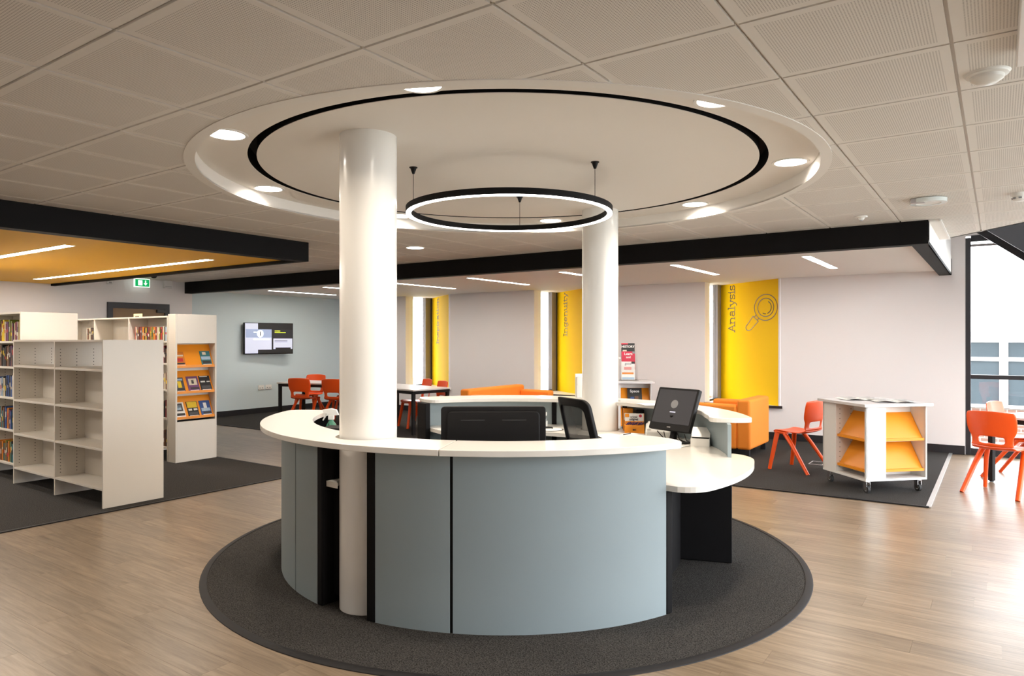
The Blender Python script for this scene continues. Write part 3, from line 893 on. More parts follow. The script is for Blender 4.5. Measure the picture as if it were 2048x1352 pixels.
def at(r, a, z=0.0): return (CX + r * math.cos(R(a)), CY + r * math.sin(R(a)), z)

# large monitor seen from behind
t = thing('monitor', 'wide black computer monitor seen from behind at the front counter', 'monitor', at(1.14, -58.8, ZWT), R(33 + 4))
# local +y = back towards the viewer side handled by rotation: back faces -y
def rr_box(x0, x1, z0, z1, r, y0, y1, name, m, parent, bevel=.004):
    poly = rounded(x0, x1, z0, z1, r)
    mb = MB(); nn_ = len(poly)
    vs = [(x, y0, z) for x, z in poly] + [(x, y1, z) for x, z in poly]
    fs = [tuple(range(nn_)), tuple(range(2 * nn_ - 1, nn_ - 1, -1))] + [(i, (i + 1) % nn_, nn_ + (i + 1) % nn_, nn_ + i) for i in range(nn_)]
    mb.add(vs, fs)
    return mb.build(name, m, parent, bevel=bevel)
rr_box(-.305, .305, .07, .425, .02, -.018, .02, 'housing', 'black_plastic', t)
rr_box(-.27, .27, .09, .40, .03, -.03, -.015, 'rear_bulge', 'black_plastic', t, .012)
rr_box(-.295, .295, .08, .415, .005, .0205, .0215, 'screen', 'screen_black', t, 0)
for x in (-.12, .12): MB().box(x - .07, x + .07, -.0325, -.029, .345, .350).build('vent_slot', 'rubber', t)
MB().box(-.04, .04, -.03, .0, .01, .2).build('stand_neck', 'black_plastic', t, bevel=.004)
MB().lathe([(0, 0), (.13, 0), (.13, .008), (.05, .014), (0, .014)], (0, -.01, 0), 32).build('stand_base', 'black_plastic', t, smooth=True)

# staff monitor on the right worktop, turned to the centre
def tilt_part(o, ang, piv=(0, 0, 0)):
    o.matrix_local = Matrix.Translation(piv) @ Matrix.Rotation(ang, 4, 'X') @ Matrix.Translation([-q for q in piv])
t = thing('monitor', 'tilted black computer screen turned sideways on the right worktop', 'monitor', (-2.13, 5.20, ZWT), 0)
# screen normal points (-sin54,-cos54) in the viewer's plan frame -> rotate by TH
t.rotation_euler = (0, 0, TH - R(54))
def tp(o): o.matrix_local = Matrix.Translation((0, 0, .085)) @ Matrix.Rotation(R(-22), 4, 'X') @ Matrix.Translation((0, 0, 0)); return o
tp(rr_box(-.205, .205, .02, .37, .012, 0, .035, 'housing', 'black_plastic', t))
tp(rr_box(-.187, .187, .075, .352, .003, -.0015, .0, 'screen', 'screen_dark', t, 0))
tp(MB().box(-.028, .028, -.003, -.0015, .166, .174).build('login_box', 'screen_pale', t))
tp(MB().lathe([(0, -.001), (.035, -.001), (.035, .001), (0, .001)], (0, 0, 0), 20).build('screen_shape', 'print_grey', t)).hide_render = False
o = t.children[-1]; o.matrix_local = Matrix.Translation((0, 0, .085)) @ Matrix.Rotation(R(-22), 4, 'X') @ Matrix.Translation((0.0, -.003, .235)) @ Matrix.Rotation(R(90), 4, 'X')
tp(MB().box(-.018, .018, -.003, -.001, .042, .050).build('maker_mark', 'chrome', t))
MB().tube([(0, .06, .01), (0, .09, .12), (0, .06, .22)], [.03, .025, .02], 10).build('stand_neck', 'black_plastic', t, smooth=True)
MB().box(-.12, .12, -.04, .15, 0, .012).build('stand_base', 'black_plastic', t, bevel=.004)
for i in range(5):
    rr_ = random.Random(i)
    x = -.15 + .07 * i
    MB().tube([(x, .05, .08), (x + rr_.uniform(-.03, .03), .09, .03), (x + .04, .12, .006), (x + .10, .16 + .02 * i, .006)], .004, 6).build('cable', 'rubber', t, smooth=True)

# card box with open lid
t = thing('card_box', 'small white box with black insert and tilted lid on the right worktop', 'box', at(1.36, 8, ZWT), R(20))
t.location = (-1.885, 5.27, ZWT)
t.rotation_euler = (0, 0, TH - R(20))
mb = MB(); mb.strip([(-.065, -.075), (.065, -.075), (.065, .075), (-.065, .075)], [(-.07, -.08), (.07, -.08), (.07, .08), (-.07, .08)], 0, .06, True).build('box_wall', 'white_plastic', t)
MB().box(-.069, .069, -.079, .079, 0, .004).build('box_bottom', 'white_plastic', t)
MB().box(-.064, .064, -.074, .074, .02, .05).build('black_insert', 'black_plastic', t)
o = MB().box(-.07, .07, 0, .12, 0, .004).build('lid', 'white_plastic', t); o.location = (0, -.02, .062); o.rotation_euler = (R(32), 0, 0)

# pen display box
t = thing('pen_box', 'orange and white cardboard pen display box beside the back column', 'box', at(1.43, 74, ZWT), TH - R(8))
MB().box(-.085, .085, -.05, .05, 0, .07).build('tray', 'orange_shelf', t, bevel=.002)
MB().box(-.08, .08, .0, .05, .07, .165).build('back_card', 'paper', t)
MB().box(-.08, .08, -.003, .0, .072, .10).build('orange_band', 'orange_shelf', t)
MB().box(.080, .084, .0, .05, .07, .165).build('side_card', 'orange_shelf', t)
MB().box(-.08, -.045, -.002, .0, .135, .165).build('corner_print', 'orange_shelf', t)
text_mesh('cristal', .026, 'lettering', 'print_black', t, frame_mtx((-.005, -.0035, .138), (1, 0, 0), (0, 0, 1)))
text_mesh('original', .026, 'lettering', 'print_black', t, frame_mtx((-.005, -.0035, .117), (1, 0, 0), (0, 0, 1)), bold=.0004)
MB().lathe([(0, -.001), (.013, -.001), (.013, .001), (0, .001)], (0, 0, 0), 16).build('red_badge', mat('badge_red', (.6, .03, .06), .5, var=0), t, rot=(R(90), 0, 0), loc=(.052, -.003, .147))
text_mesh('BIC', .02, 'lettering', 'print_black', t, frame_mtx((0, -.0515, .03), (1, 0, 0), (0, 0, 1)), bold=.0006)
mat('pen_blue', (.02, .02, .16), .4)
for i in range(9):
    x = -.07 + .0165 * i
    MB().tube([(x, -.045, .072 + .004 * (i % 3)), (x + .02, .0, .088 + .004 * (i % 2))], .0045, 6).build('pen', 'pen_blue', t, smooth=True)
t = thing('card_carton', 'tall orange and black carton behind the pen box', 'box', at(1.50, 79, ZWT), TH)
MB().box(-.04, .04, -.03, .03, 0, .20).build('carton_body', 'orange_shelf', t, bevel=.002)
MB().box(-.04, .04, -.0315, -.03, .10, .16).build('white_band', 'paper', t)
t = thing('black_holder', 'small black holder between the pen box and the back counter', 'holder', at(1.515, 74.5, ZWT), TH)
MB().box(-.035, .035, -.03, .03, 0, .195).build('holder_body', 'black_plastic', t, bevel=.003)
MB().box(-.030, .030, -.025, .025, .195, .197).build('holder_mouth', 'rubber', t)
t = thing('desk_telephone', 'grey white desk telephone with curved body beside the pen box', 'telephone', at(1.42, 62, ZWT), TH - R(15))
poly = [(-.09, 0), (.09, 0), (.09, .03), (.04, .10), (-.02, .115), (-.09, .05)]
mb = MB(); vs = [(-.10, y, z) for y, z in poly] + [(.10, y, z) for y, z in poly]; nn_ = len(poly)
mb.add(vs, [tuple(range(nn_)), tuple(range(2 * nn_ - 1, nn_ - 1, -1))] + [(i, (i + 1) % nn_, nn_ + (i + 1) % nn_, nn_ + i) for i in range(nn_)])
mb.build('phone_body', 'white_plastic', t, bevel=.012, bseg=3)
MB().tube([(-.07, -.07, .06), (-.07, -.01, .115), (-.07, .05, .10)], [.02, .016, .02], 10).build('handset', 'white_plastic', t, smooth=True)
for i in range(4):
    for j in range(3):
        MB().box(0.0 + .025 * j, .018 + .025 * j, -.072 + .02 * i, -.06 + .02 * i, .048 + .0105 * i, .053 + .0145 * i).build('phone_key', 'strip_grey', t)
# open notebook and papers
t = thing('open_notebook', 'open notebook with white pages lying beside the back column', 'notebook', at(1.14, 66, ZWT + .001), TH + R(10))
MB().box(-.21, .21, -.145, .145, 0, .004).build('cover', 'black_plastic', t)
for s_ in (-1, 1):
    vs = []; N_ = 8
    for i in range(N_ + 1):
        x = s_ * .205 * i / N_; z = .006 + .012 * math.sin(PI * min(1, i / N_ * 1.05)) ** .8 if i < N_ else .006
        vs += [(x, -.14, z), (x, .14, z)]
    MB().add(vs, [(2 * i, 2 * i + 1, 2 * i + 3, 2 * i + 2) for i in range(N_)]).build('page_block', 'paper', t, smooth=True)
MB().tube([(-.03, -.05, .03), (.06, .03, .03)], .004, 6).build('pen', 'black_plastic', t)
t = thing('desk_papers', 'loose white papers with printed lines near the tilted screen', 'paper', at(1.2, 44, ZWT + .001), TH + R(20))
for i in range(3):
    o = MB().box(-.105, .105, -.148, .148, .0012 * i, .0012 * i + .001).build('sheet', 'paper', t); o.rotation_euler = (0, 0, .2 * i); o.location = (.02 * i, -.015 * i, 0)
for i in range(6): MB().box(-.08, .07 - .02 * (i % 3), -.11 + .035 * i, -.104 + .035 * i, .0036, .0042).build('print_line', 'print_grey', t)
t = thing('computer_mouse', 'black computer mouse on the worktop beside the notebook', 'mouse', at(1.06, 45, ZWT), TH + R(60))
MB().lathe([(.034, 0), (.036, .012), (.030, .026), (.016, .035), (0, .037)], n=20).build('mouse_body', 'black_plastic', t, smooth=True)
t.scale = (1, 1.6, 1)
MB().box(-.003, .003, .010, .03, .03, .038).build('scroll_wheel', 'rubber', t)
# sanitiser bottle
t = thing('sanitiser_bottle', 'small clear plastic bottle with white cap on the back worktop', 'bottle', at(1.36, 110, ZWT))
MB().lathe([(0, 0), (.024, 0), (.026, .006), (.026, .085), (.018, .10), (.012, .106)], n=24).build('bottle_body', 'glass', t, smooth=True)
MB().lathe([(0, .001), (.0235, .001), (.0235, .055), (0, .055)], n=24).build('liquid', 'clear_bottle', t, smooth=True)
MB().lathe([(.013, .104), (.016, .106), (.016, .135), (0, .137)], n=20).build('cap', 'white_plastic', t, smooth=True)
# mat with cable
t = thing('mouse_mat', 'white mat with dark rim and a coiled cable on the back worktop', 'mat', at(1.17, 106, ZWT), TH)
MB().lathe([(0, 0), (.125, 0), (.125, .003), (0, .003)], n=40).build('mat_rim', 'rubber', t)
MB().lathe([(0, .003), (.115, .003), (.115, .0045), (0, .0045)], n=40).build('mat_face', 'paper', t)
MB().tube([(-.02 + .05 * math.cos(q * .5), .02 + .03 * math.sin(q * .5), .009 + .003 * q / 5) for q in range(20)], .004, 6).build('cable', 'rubber', t, smooth=True)
# sheet on the back counter and leaflet holder
t = thing('counter_paper', 'white paper sheet lying over the edge of the back counter', 'paper', at(1.50, 66, ZCT + .001), TH + R(12))
MB().box(-.15, .15, -.105, .105, 0, .0012).build('sheet', 'paper', t)
MB().box(-.12, .09, .05, .056, .0012, .0016).build('print_line', 'print_grey', t)
t = thing('leaflet_holder', 'white leaflet holder standing on back counter left of the back column', 'holder', at(1.62, 99, ZCT), TH + R(25))
MB().box(-.075, .075, -.004, .0, 0, .23).build('back_plate', 'white_plastic', t)
MB().box(-.075, .075, -.035, -.031, 0, .12).build('front_plate', 'white_plastic', t)
MB().box(-.075, .075, -.035, .0, 0, .004).build('base_plate', 'white_plastic', t)
MB().box(-.065, .065, -.028, -.008, .005, .20).build('leaflet_stack', 'paper', t)

# trays and spray bottle by the front column
t = thing('letter_trays', 'stack of dark wire letter trays with papers left of the front column', 'tray', (-3.80, 3.40, ZWT), TH - R(6))
for i in range(3):
    z = .004 + .075 * i
    for x in (-.165, .165): MB().tube([(x, -.12, z), (x, .12, z), (x, .12, z + .05)], .004, 6).build('wire_frame', 'rubber', t)
    for j in range(9):
        y = -.12 + .03 * j
        MB().tube([(-.165, y, z), (.165, y, z)], .0025, 5).build('wire', 'rubber', t)
    MB().tube([(-.165, -.12, z + .03), (.165, -.12, z + .03)], .004, 6).build('wire_frame', 'rubber', t)
    o = MB().box(-.15, .14, -.11, .10, z + .004, z + .022).build('paper_stack', 'paper', t); o.rotation_euler = (0, 0, .04 * (i - 1))
for x in (-.165, .165):
    for y in (-.12, .12): MB().tube([(x, y, 0), (x, y, .16)], .004, 6).build('upright', 'rubber', t)
MB().box(-.14, .15, -.09, .08, .177, .197).build('black_folder', 'black_plastic', t, bevel=.003)
t = thing('spray_bottle', 'spray bottle with white trigger head standing behind the letter trays', 'bottle', (-4.12, 3.55, ZWT), TH)
t.scale = (1.15, 1.15, 1.15)
MB().lathe([(0, 0), (.036, 0), (.038, .01), (.038, .13), (.03, .155), (.016, .175), (.014, .185)], n=24).build('bottle_body', mat('green_bottle', (.06, .22, .14), .25), t, smooth=True)
MB().box(-.018, .018, -.015, .015, .185, .215).build('collar', 'white_plastic', t, bevel=.003)
MB().add([(-.055, -.012, .235), (-.055, .012, .235), (-.055, -.012, .25), (-.055, .012, .25), (.0, -.014, .21), (.0, .014, .21), (.0, -.014, .258), (.0, .014, .258), (.05, -.012, .215), (.05, .012, .215), (.035, -.012, .25), (.035, .012, .25)],
         [(0, 1, 3, 2), (0, 4, 5, 1), (2, 3, 7, 6), (0, 2, 6, 4), (1, 5, 7, 3), (4, 8, 9, 5), (6, 7, 11, 10), (4, 6, 10, 8), (5, 9, 11, 7), (8, 10, 11, 9)]).build('spray_head', 'white_plastic', t, bevel=.003)
MB().tube([(-.03, 0, .232), (-.04, 0, .205), (-.055, 0, .18)], [.007, .006, .004], 8).build('trigger', 'white_plastic', t, smooth=True)

# office chair
t = thing('office_chair', 'black office chair with mesh back inside the reception desk', 'chair', (-2.42, 4.83, 0.008), TH - R(62))
MB().lathe([(.03, .08), (.03, .40)], n=16).build('gas_lift', 'dark_metal', t, smooth=True)
for i in range(5):
    a = 2 * PI * i / 5
    x, y = .30 * math.cos(a), .30 * math.sin(a)
    lg = MB().tube([(0, 0, .10), (x, y, .065)], [.03, .018], 8).build('base_arm', 'black_plastic', t, smooth=True)
    MB().tube([(x - .012, y, .03), (x + .012, y, .03)], .028, 12).build('castor', 'rubber', lg, smooth=True)
MB().prism(rounded(-.24, .24, -.23, .24, .08), .43, .50).build('seat', 'black_plastic', t, bevel=.02, bseg=3)
def back_strip():
    W_ = .215
    def P(x, z):
        return (x * (1 - .12 * (z - .55)), -.25 - .26 * (z - .55) + .05 * (x / W_) ** 2, z)
    return P
Pb = back_strip()
loop = rounded(-.215, .215, .56, 1.10, .06, 6); inner = rounded(-.165, .165, .62, 1.04, .05, 6)
mb = MB(); nn_ = len(loop); vs = []
for (x, z), (xi, zi) in zip(loop, inner):
    a = Vector(Pb(x, z)); b = Vector(Pb(xi, zi)); off = Vector((0, -.03, 0))
    vs += [a, b, b + off, a + off]
fs = []
for i in range(nn_):
    j = (i + 1) % nn_
    for q in range(4): fs.append((4 * i + q, 4 * j + q, 4 * j + (q + 1) % 4, 4 * i + (q + 1) % 4))
mb.add(vs, fs).build('back_frame', 'black_plastic', t, smooth=True, bevel=.006)
mb = MB(); vs = []; fs = []
for i in range(9):
    for j in range(9):
        p_ = Vector(Pb(-.18 + .36 * i / 8, .60 + .46 * j / 8)); vs.append(p_ + Vector((0, -.012, 0)))
for i in range(8):
    for j in range(8): fs.append((i * 9 + j, (i + 1) * 9 + j, (i + 1) * 9 + j + 1, i * 9 + j + 1))
m_, nt2, b2 = nodes_of('chair_mesh'); setc(b2, (.02, .02, .022), .6); b2.inputs['Alpha'].default_value = 0.82; M['chair_mesh'] = m_
mb.add(vs, fs).build('back_mesh', 'chair_mesh', t, smooth=True)
MB().tube([(0, -.05, .44), (0, -.24, .46), (0, -.29, .60)], [.03, .03, .02], 8).build('back_bracket', 'black_plastic', t, smooth=True)
for s_ in (-1, 1):
    MB().tube([(s_ * .2, 0, .46), (s_ * .27, 0, .48), (s_ * .275, 0, .66)], .016, 8).build('arm_post', 'black_plastic', t, smooth=True)
    MB().box(s_ * .275 - .035, s_ * .275 + .035, -.12, .12, .66, .69).build('arm_pad', 'black_plastic', t, bevel=.01)

# ------------------------------------------------------------------ orange moulded chairs
def make_chair(label):
    t = thing('school_chair', label, 'chair', group='orange plastic chairs')
    prof = [(.205, .425, .185), (.213, .445, .195), (.19, .462, .20), (.12, .460, .205), (.02, .448, .205), (-.08, .445, .20), (-.15, .455, .195), (-.19, .48, .19), (-.205, .515, .185),
            (-.212, .55, .182), (-.218, .585, .185), (-.225, .61, .205), (-.235, .66, .222), (-.246, .72, .225), (-.256, .78, .224), (-.262, .812, .216), (-.262, .825, .205)]
    xs = [-1, -.86, -.62, -.3, 0, .3, .62, .86, 1]
    def grid(rows, holes, name):
        mb = MB(); vs = []; fs = []; k = len(xs)
        for (y, z, w) in rows:
            for x in xs:
                if z > .60: yy = y + .045 * x * x; zz = z + (.012 * (1 - x * x) if z > .80 else 0)
                elif z > .50: yy = y + .035 * x * x; zz = z
                else: yy = y; zz = z + .012 * x * x - .004
                vs.append((x * w, yy, zz))
        for i in range(len(rows) - 1):
            for j in range(k - 1):
                if (i, j) in holes: continue
                fs.append((i * k + j, i * k + j + 1, (i + 1) * k + j + 1, (i + 1) * k + j))
        o = mb.add(vs, fs).build(name, 'orange_plastic', t, smooth=True)
        so = o.modifiers.new('thick', 'SOLIDIFY'); so.thickness = .013; so.offset = 0
        su = o.modifiers.new('smooth', 'SUBSURF'); su.levels = 1; su.render_levels = 1
        return o
    grid(prof[:8], set(), 'seat')
    holes = {(i, j) for i in (1, 2) for j in range(2, 6)}
    grid(prof[7:], holes, 'backrest')
    for s_ in (-1, 1):
        MB().tube([(s_ * .180, .165, .445), (s_ * .205, .185, .30), (s_ * .235, .235, 0)], [.030, .027, .022], 10, .8).build('leg', 'orange_plastic', t, smooth=True)
        MB().tube([(s_ * .185, .07, .435), (s_ * .205, -.04, .30), (s_ * .245, -.255, 0)], [.030, .027, .022], 10, .8).build('leg', 'orange_plastic', t, smooth=True)
        MB().tube([(s_ * .184, .19, .445), (s_ * .188, .03, .435)], .022, 8, .8).build('side_rail', 'orange_plastic', t, smooth=True)
    return t
def face(du, dv): return math.atan2(dv, du) - PI / 2
ch0 = make_chair('orange plastic chair standing alone between armchair and display unit')
ch0.location = (-1.93, 8.71, .007); ch0.rotation_euler = (0, 0, face(-.95, .31))
dup(ch0, (.02, 8.55, 0), face(.37, .93), 'orange plastic chair seen from behind at the right picture edge')
dup(ch0, (.17, 9.62, 0), face(.93, -.35), 'orange plastic chair against the big window beside the right table')
FA = (-.36, .93); FC = (.30, -.95)
dup(ch0, (-10.49, 8.42, .007), face(*FA), 'orange chair with its back to us, left one at the far left table')
dup(ch0, (-9.79, 8.60, .007), face(*FA), 'orange chair with its back to us, beside the front column at far left table')
dup(ch0, (-11.13, 9.05, .007), face(*FC), 'orange chair across the far left table, top of back showing')
dup(ch0, (-10.20, 9.28, .007), face(*FC), 'orange chair across far left table, almost hidden by the front column')
dup(ch0, (-8.41, 9.14, .007), face(-.45, -.89), 'orange chair behind far right table, left of two in front of yellow panel')
dup(ch0, (-7.82, 8.87, .007), face(-.45, -.89), 'orange chair behind the far right table, nearest the sofa')

# tables
def table(loc, rz, lx, ly, label, z=.735):
    t = thing('table', label, 'table', loc, rz)
    MB().box(-lx / 2, lx / 2, -ly / 2, ly / 2, z - .025, z).build('table_top', 'table_top', t, bevel=.003)
    MB().strip([(-lx / 2 + .07, -ly / 2 + .07), (lx / 2 - .07, -ly / 2 + .07), (lx / 2 - .07, ly / 2 - .07), (-lx / 2 + .07, ly / 2 - .07)],
               [(-lx / 2 + .02, -ly / 2 + .02), (lx / 2 - .02, -ly / 2 + .02), (lx / 2 - .02, ly / 2 - .02), (-lx / 2 + .02, ly / 2 - .02)], z - .075, z - .025, True).build('under_frame', 'dark_metal', t)
    for a in (-1, 1):
        for b in (-1, 1):
            x, y = a * (lx / 2 - .045), b * (ly / 2 - .045)
            lg = MB().box(x - .025, x + .025, y - .025, y + .025, .012, z - .025).build('leg', 'dark_metal', t, bevel=.003)
            MB().lathe([(.02, 0), (.02, .012)], (x, y, 0), 12).build('foot', 'rubber', lg)
    return t
table((-10.38, 8.79, .007), R(15), 1.56, .80, 'grey topped table with dark legs at far left under the wall screen')
table((-8.27, 8.72, .007), R(-9), 1.46, .80, 'white topped table with dark legs right of the front column')
e1 = Vector((.835, -.55, 0)); e2 = Vector((.55, .835, 0)); A = Vector((-.12, 9.19, 0))
ctr = A + e1 * .6 + e2 * .35
table(tuple(ctr), math.atan2(e1.y, e1.x), 1.2, .7, 'white table cut off by the right picture edge near the big window', .725)

# ------------------------------------------------------------------ bookcases
BK_COLS = {'dark red': (.20, .02, .025), 'black': (.012, .012, .014), 'dark grey': (.06, .06, .065), 'cream': (.62, .55, .42), 'yellow': (.72, .50, .02), 'olive green': (.17, .21, .03),
           'blue': (.02, .07, .24), 'brown': (.14, .06, .03), 'purple': (.14, .05, .14), 'white': (.72, .70, .66), 'orange': (.60, .19, .02), 'teal': (.03, .16, .18), 'red': (.48, .03, .03), 'pale blue': (.35, .47, .58)}
for k_, c_ in BK_COLS.items(): mat('book_' + k_.replace(' ', '_'), c_, .5, var=.12, scale=25)
ORD = ['first', 'second', 'third', 'fourth', 'fifth', 'sixth', 'seventh', 'eighth', 'ninth', 'tenth', 'eleventh', 'twelfth', 'thirteenth', 'fourteenth', 'fifteenth',
       'sixteenth', 'seventeenth', 'eighteenth', 'nineteenth', 'twentieth', 'twenty-first', 'twenty-second', 'twenty-third', 'twenty-fourth', 'twenty-fifth', 'twenty-sixth', 'twenty-seventh', 'twenty-eighth', 'twenty-ninth', 'thirtieth']
cover_cache = {}
def book(u, v, z, th, h, dp, colour, label, group, lean=0.0):
    """upright book, spine towards -v, right side at u, thickness th along -u"""
    t = thing('book', label, 'book', (u, v, z), group=group)
    if lean: t.rotation_euler = (0, lean, 0)
    mk = 'book_' + colour.replace(' ', '_')
    mb = MB()
    c = .0018
    mb.box(-th, 0, 0, c, 0, h)                        # spine
    mb.box(-th, -th + c, c, dp, 0, h)
    mb.box(-c, 0, c, dp, 0, h)
    mb.build('cover', mk, t)
    MB().box(-th + c, -c, c, dp - .004, .003, h - .003).build('page_block', 'paper', t)
    band = random.choice(['book_cream', 'book_white', 'print_black', 'book_yellow', 'book_red'])
    if band != mk:
        z0 = h * random.uniform(.25, .6); MB().box(-th * .85, -th * .15, -.0006, .0, z0, z0 + h * random.uniform(.12, .3)).build('spine_print', band, t)
    return t
def book_row(u_start, u_end, v, z, cols, where, group, hmin=.19, hmax=.24, seed=0, tmin=.018, tmax=.036, lean_first=0.0):
    rg = random.Random(seed); u = u_start; i = 0
    while True:
        th = rg.uniform(tmin, tmax)
        if u - th < u_end or i >= len(ORD): break
        colr = cols[rg.randrange(len(cols))] if len(cols) < 90 else cols[i]
        h = rg.uniform(hmin, hmax)
        book(u, v + rg.uniform(0, .012), z + .001, th, h, rg.uniform(.13, .16), colr, '%s book, %s from the right end on %s' % (colr, ORD[i], where), group)
        u -= th + .0012; i += 1
FZ = .007
def bookcase(u_right, nb, v0, v1, top, shelves, label, bayw=.97, holes=True, strips=True, back=False):
    t = thing('bookcase', label, 'bookcase', (u_right, v0, FZ))
    W = nb * bayw; d = v1 - v0
    for i in range(nb + 1):
        x = -i * bayw
        up = MB().box(x - .02, x, 0, d, 0, top).build('upright_panel' if 0 < i < nb else 'end_panel', 'melamine', t, bevel=.0015)
        if holes and i > 0:
            mb = MB()
            for yy in ((.05, .20, .36) if d > .4 else (.05, .2)):
                z = .22
                while z < top - .08:
                    mb.box(x - .0005, x + .0006, yy - .004, yy + .004, z - .004, z + .004); z += .032
            tag(mb.build('peg_holes', 'hole', up), kind='stuff')
    for i in range(nb):
        x1 = -i * bayw - .02; x0 = -(i + 1) * bayw
        MB().box(x0, x1, .0, d, top - .02, top).build('top_board', 'melamine', t, bevel=.0015)
        for z in shelves:
            sh = MB().box(x0, x1, .002, d - .002, z - .022, z).build('shelf', 'melamine', t, bevel=.0015)
            if strips:
                MB().box(x1 - .45 * bayw, x1 - .02, d * .5, d * .5 + .006, z, z + .045).build('book_stop', 'strip_grey', sh)
        if back:
            MB().box(x0, x1, d * .5 - .004, d * .5 + .004, shelves[0], top - .02).build('back_panel', 'melamine', t)
        else:
            MB().box(x0, x1 - .42 * bayw, d * .5 - .004, d * .5 + .004, shelves[0], shelves[-1]).build('back_panel', 'melamine', t)
        # recessed plinth
    return t
bookcase(-6.65, 2, 3.09, 3.65, 1.53, [.18, .54, .90, 1.26], 'low empty white bookcase nearest to us on the left')
bookcase(-8.615, 2, 3.16, 3.73, 1.83, [.18, .545, .90, 1.235, 1.515], 'taller white bookcase filled with books at the left picture edge', strips=False, back=True)
rows = [(1.515, ['yellow', 'olive green', 'dark red', 'cream', 'purple', 'brown', 'yellow'], 'the top shelf at the left edge'),
        (1.235, ['black', 'brown', 'dark grey', 'brown', 'black', 'purple'], 'the second shelf at the left edge'),
        (.90, ['black', 'pale blue', 'red', 'dark grey', 'cream', 'blue', 'white'], 'the third shelf at the left edge'),
        (.545, ['blue', 'teal', 'dark red', 'brown', 'purple', 'orange'], 'the fourth shelf at the left edge'),
        (.18, ['teal', 'olive green', 'brown', 'black', 'orange', 'dark grey'], 'the bottom shelf at the left edge')]
for i, (z, cols, where) in enumerate(rows):
    book_row(-8.66, -9.28, 3.18, z + FZ, cols, where, 'books in the tall left bookcase', seed=20 + i)
bookcase(-8.56, 3, 4.75, 5.27, 1.83, [.18, .545, .90, 1.235, 1.515], 'white bookcase behind the low one with books on its top shelf', bayw=.955, holes=False, strips=False, back=True)
book_row(-8.60, -9.44, 4.77, 1.515 + FZ, ['white', 'dark red', 'cream', 'black', 'pale blue', 'purple', 'orange', 'yellow', 'dark grey', 'brown', 'olive green', 'red'], 'the top shelf beside the door', 'books on the back bookcase', .17, .185, 41)
book_row(-10.51, -10.78, 4.77, 1.515 + FZ, ['dark red', 'dark grey', 'cream', 'brown', 'black'], 'the top shelf behind the tall bookcase', 'books far along the back bookcase', .17, .19, 42)
for i, z in enumerate((1.235, .90, .545, .18)):
    book_row(-8.585, -8.75, 4.77, z + FZ, ['dark red', 'black', 'brown', 'dark grey', 'cream'], 'the %s shelf beside the display end' % ('second', 'third', 'fourth', 'bottom')[i], 'books glimpsed in the narrow gap', .18, .22, 50 + i, .022, .04)
t = thing('shelf_sign', 'small cream card sign on top of the back bookcase before the door', 'sign', (-9.38, 4.80, 1.83 + FZ))
MB().box(-.11, .11, .0, .004, 0, .045).build('card', mat('cream_card', (.78, .66, .36), .6), t)
MB().box(-.07, .03, -.001, .0, .004, .014).build('dark_print', 'print_black', t)
MB().box(-.11, .11, .0, .05, 0, .002).build('foot', 'cream_card', t)
# display end unit with orange sloping shelves
t = thing('display_stand', 'white end unit with three orange sloping shelves of face-out books', 'display stand', (-8.37, 4.745, FZ))
d = .555; TOPZ = 1.85
MB().box(-.17, -.155, 0, d, 0, TOPZ).build('back_board', 'melamine', t)
MB().box(-.155, 0, 0, .022, 0, TOPZ).build('side_panel', 'melamine', t, bevel=.0015)
MB().box(-.155, 0, d - .022, d, 0, TOPZ).build('side_panel', 'melamine', t, bevel=.0015)
MB().box(-.155, 0, .022, d - .022, 1.485, TOPZ).build('header_panel', 'melamine', t, bevel=.0015)
MB().box(-.155, 0, .022, d - .022, 0, .505).build('base_panel', 'melamine', t, bevel=.0015)
MB().box(-.15, -.02, .022, d - .022, .506, .512).build('dark_gap', 'black_laminate', t)
DS = [(1.19, 1.47), (.865, 1.135), (.545, .815)]
for zb, zt in DS:
    sh = MB().add([(-.02, .024, zb), (-.02, d - .024, zb), (-.145, d - .024, zt), (-.145, .024, zt), (-.03, .024, zb - .008), (-.03, d - .024, zb - .008), (-.153, d - .024, zt - .004), (-.153, .024, zt - .004)],
             [(0, 1, 2, 3), (7, 6, 5, 4), (0, 4, 5, 1), (1, 5, 6, 2), (2, 6, 7, 3), (3, 7, 4, 0)]).build('sloping_shelf', 'orange_shelf', t)
    MB().box(-.032, -.008, .024, d - .024, zb - .012, zb + .02).build('shelf_lip', 'orange_shelf', sh)
def cover_book(row, v, w, h, cols, label):
    zb, zt = DS[row]
    lean = math.atan2(.125, zt - zb)
    b = thing('display_book', label, 'book', (-8.37 - .034, 4.745 + v, FZ + zb + .004), group='face-out books on the display end')
    b.rotation_euler = (0, -lean, 0)
    MB().box(0, .016, 0, w, 0, h).build('cover', cols[0], b)
    MB().box(.002, .014, .002, w - .001, h, h + .0006).build('page_block', 'paper', b)
    for (y0, y1, z0, z1, c_) in cols[1]:
        MB().box(.016, .0168, y0 * w, y1 * w, z0 * h, z1 * h).build('cover_print', c_, b)
K, Wt, Y_ = 'print_black', 'book_white', 'book_yellow'
cover_book(0, .028, .125, .195, ('book_orange', [(.05, .95, 0.02, .08, Wt), (.1, .9, .12, .22, K), (.2, .8, .30, .55, 'book_red'), (.1, .9, .68, .78, 'book_cream')]), 'orange paperback facing out on the top orange shelf')
cover_book(0, .37, .14, .20, ('book_teal', [(.1, .95, .02, .09, Wt), (.1, .9, .12, .33, K), (.05, .95, .4, .62, 'book_pale_blue'), (.25, .6, .74, .92, 'book_cream')]), 'blue paperback facing out at the right of the top orange shelf')
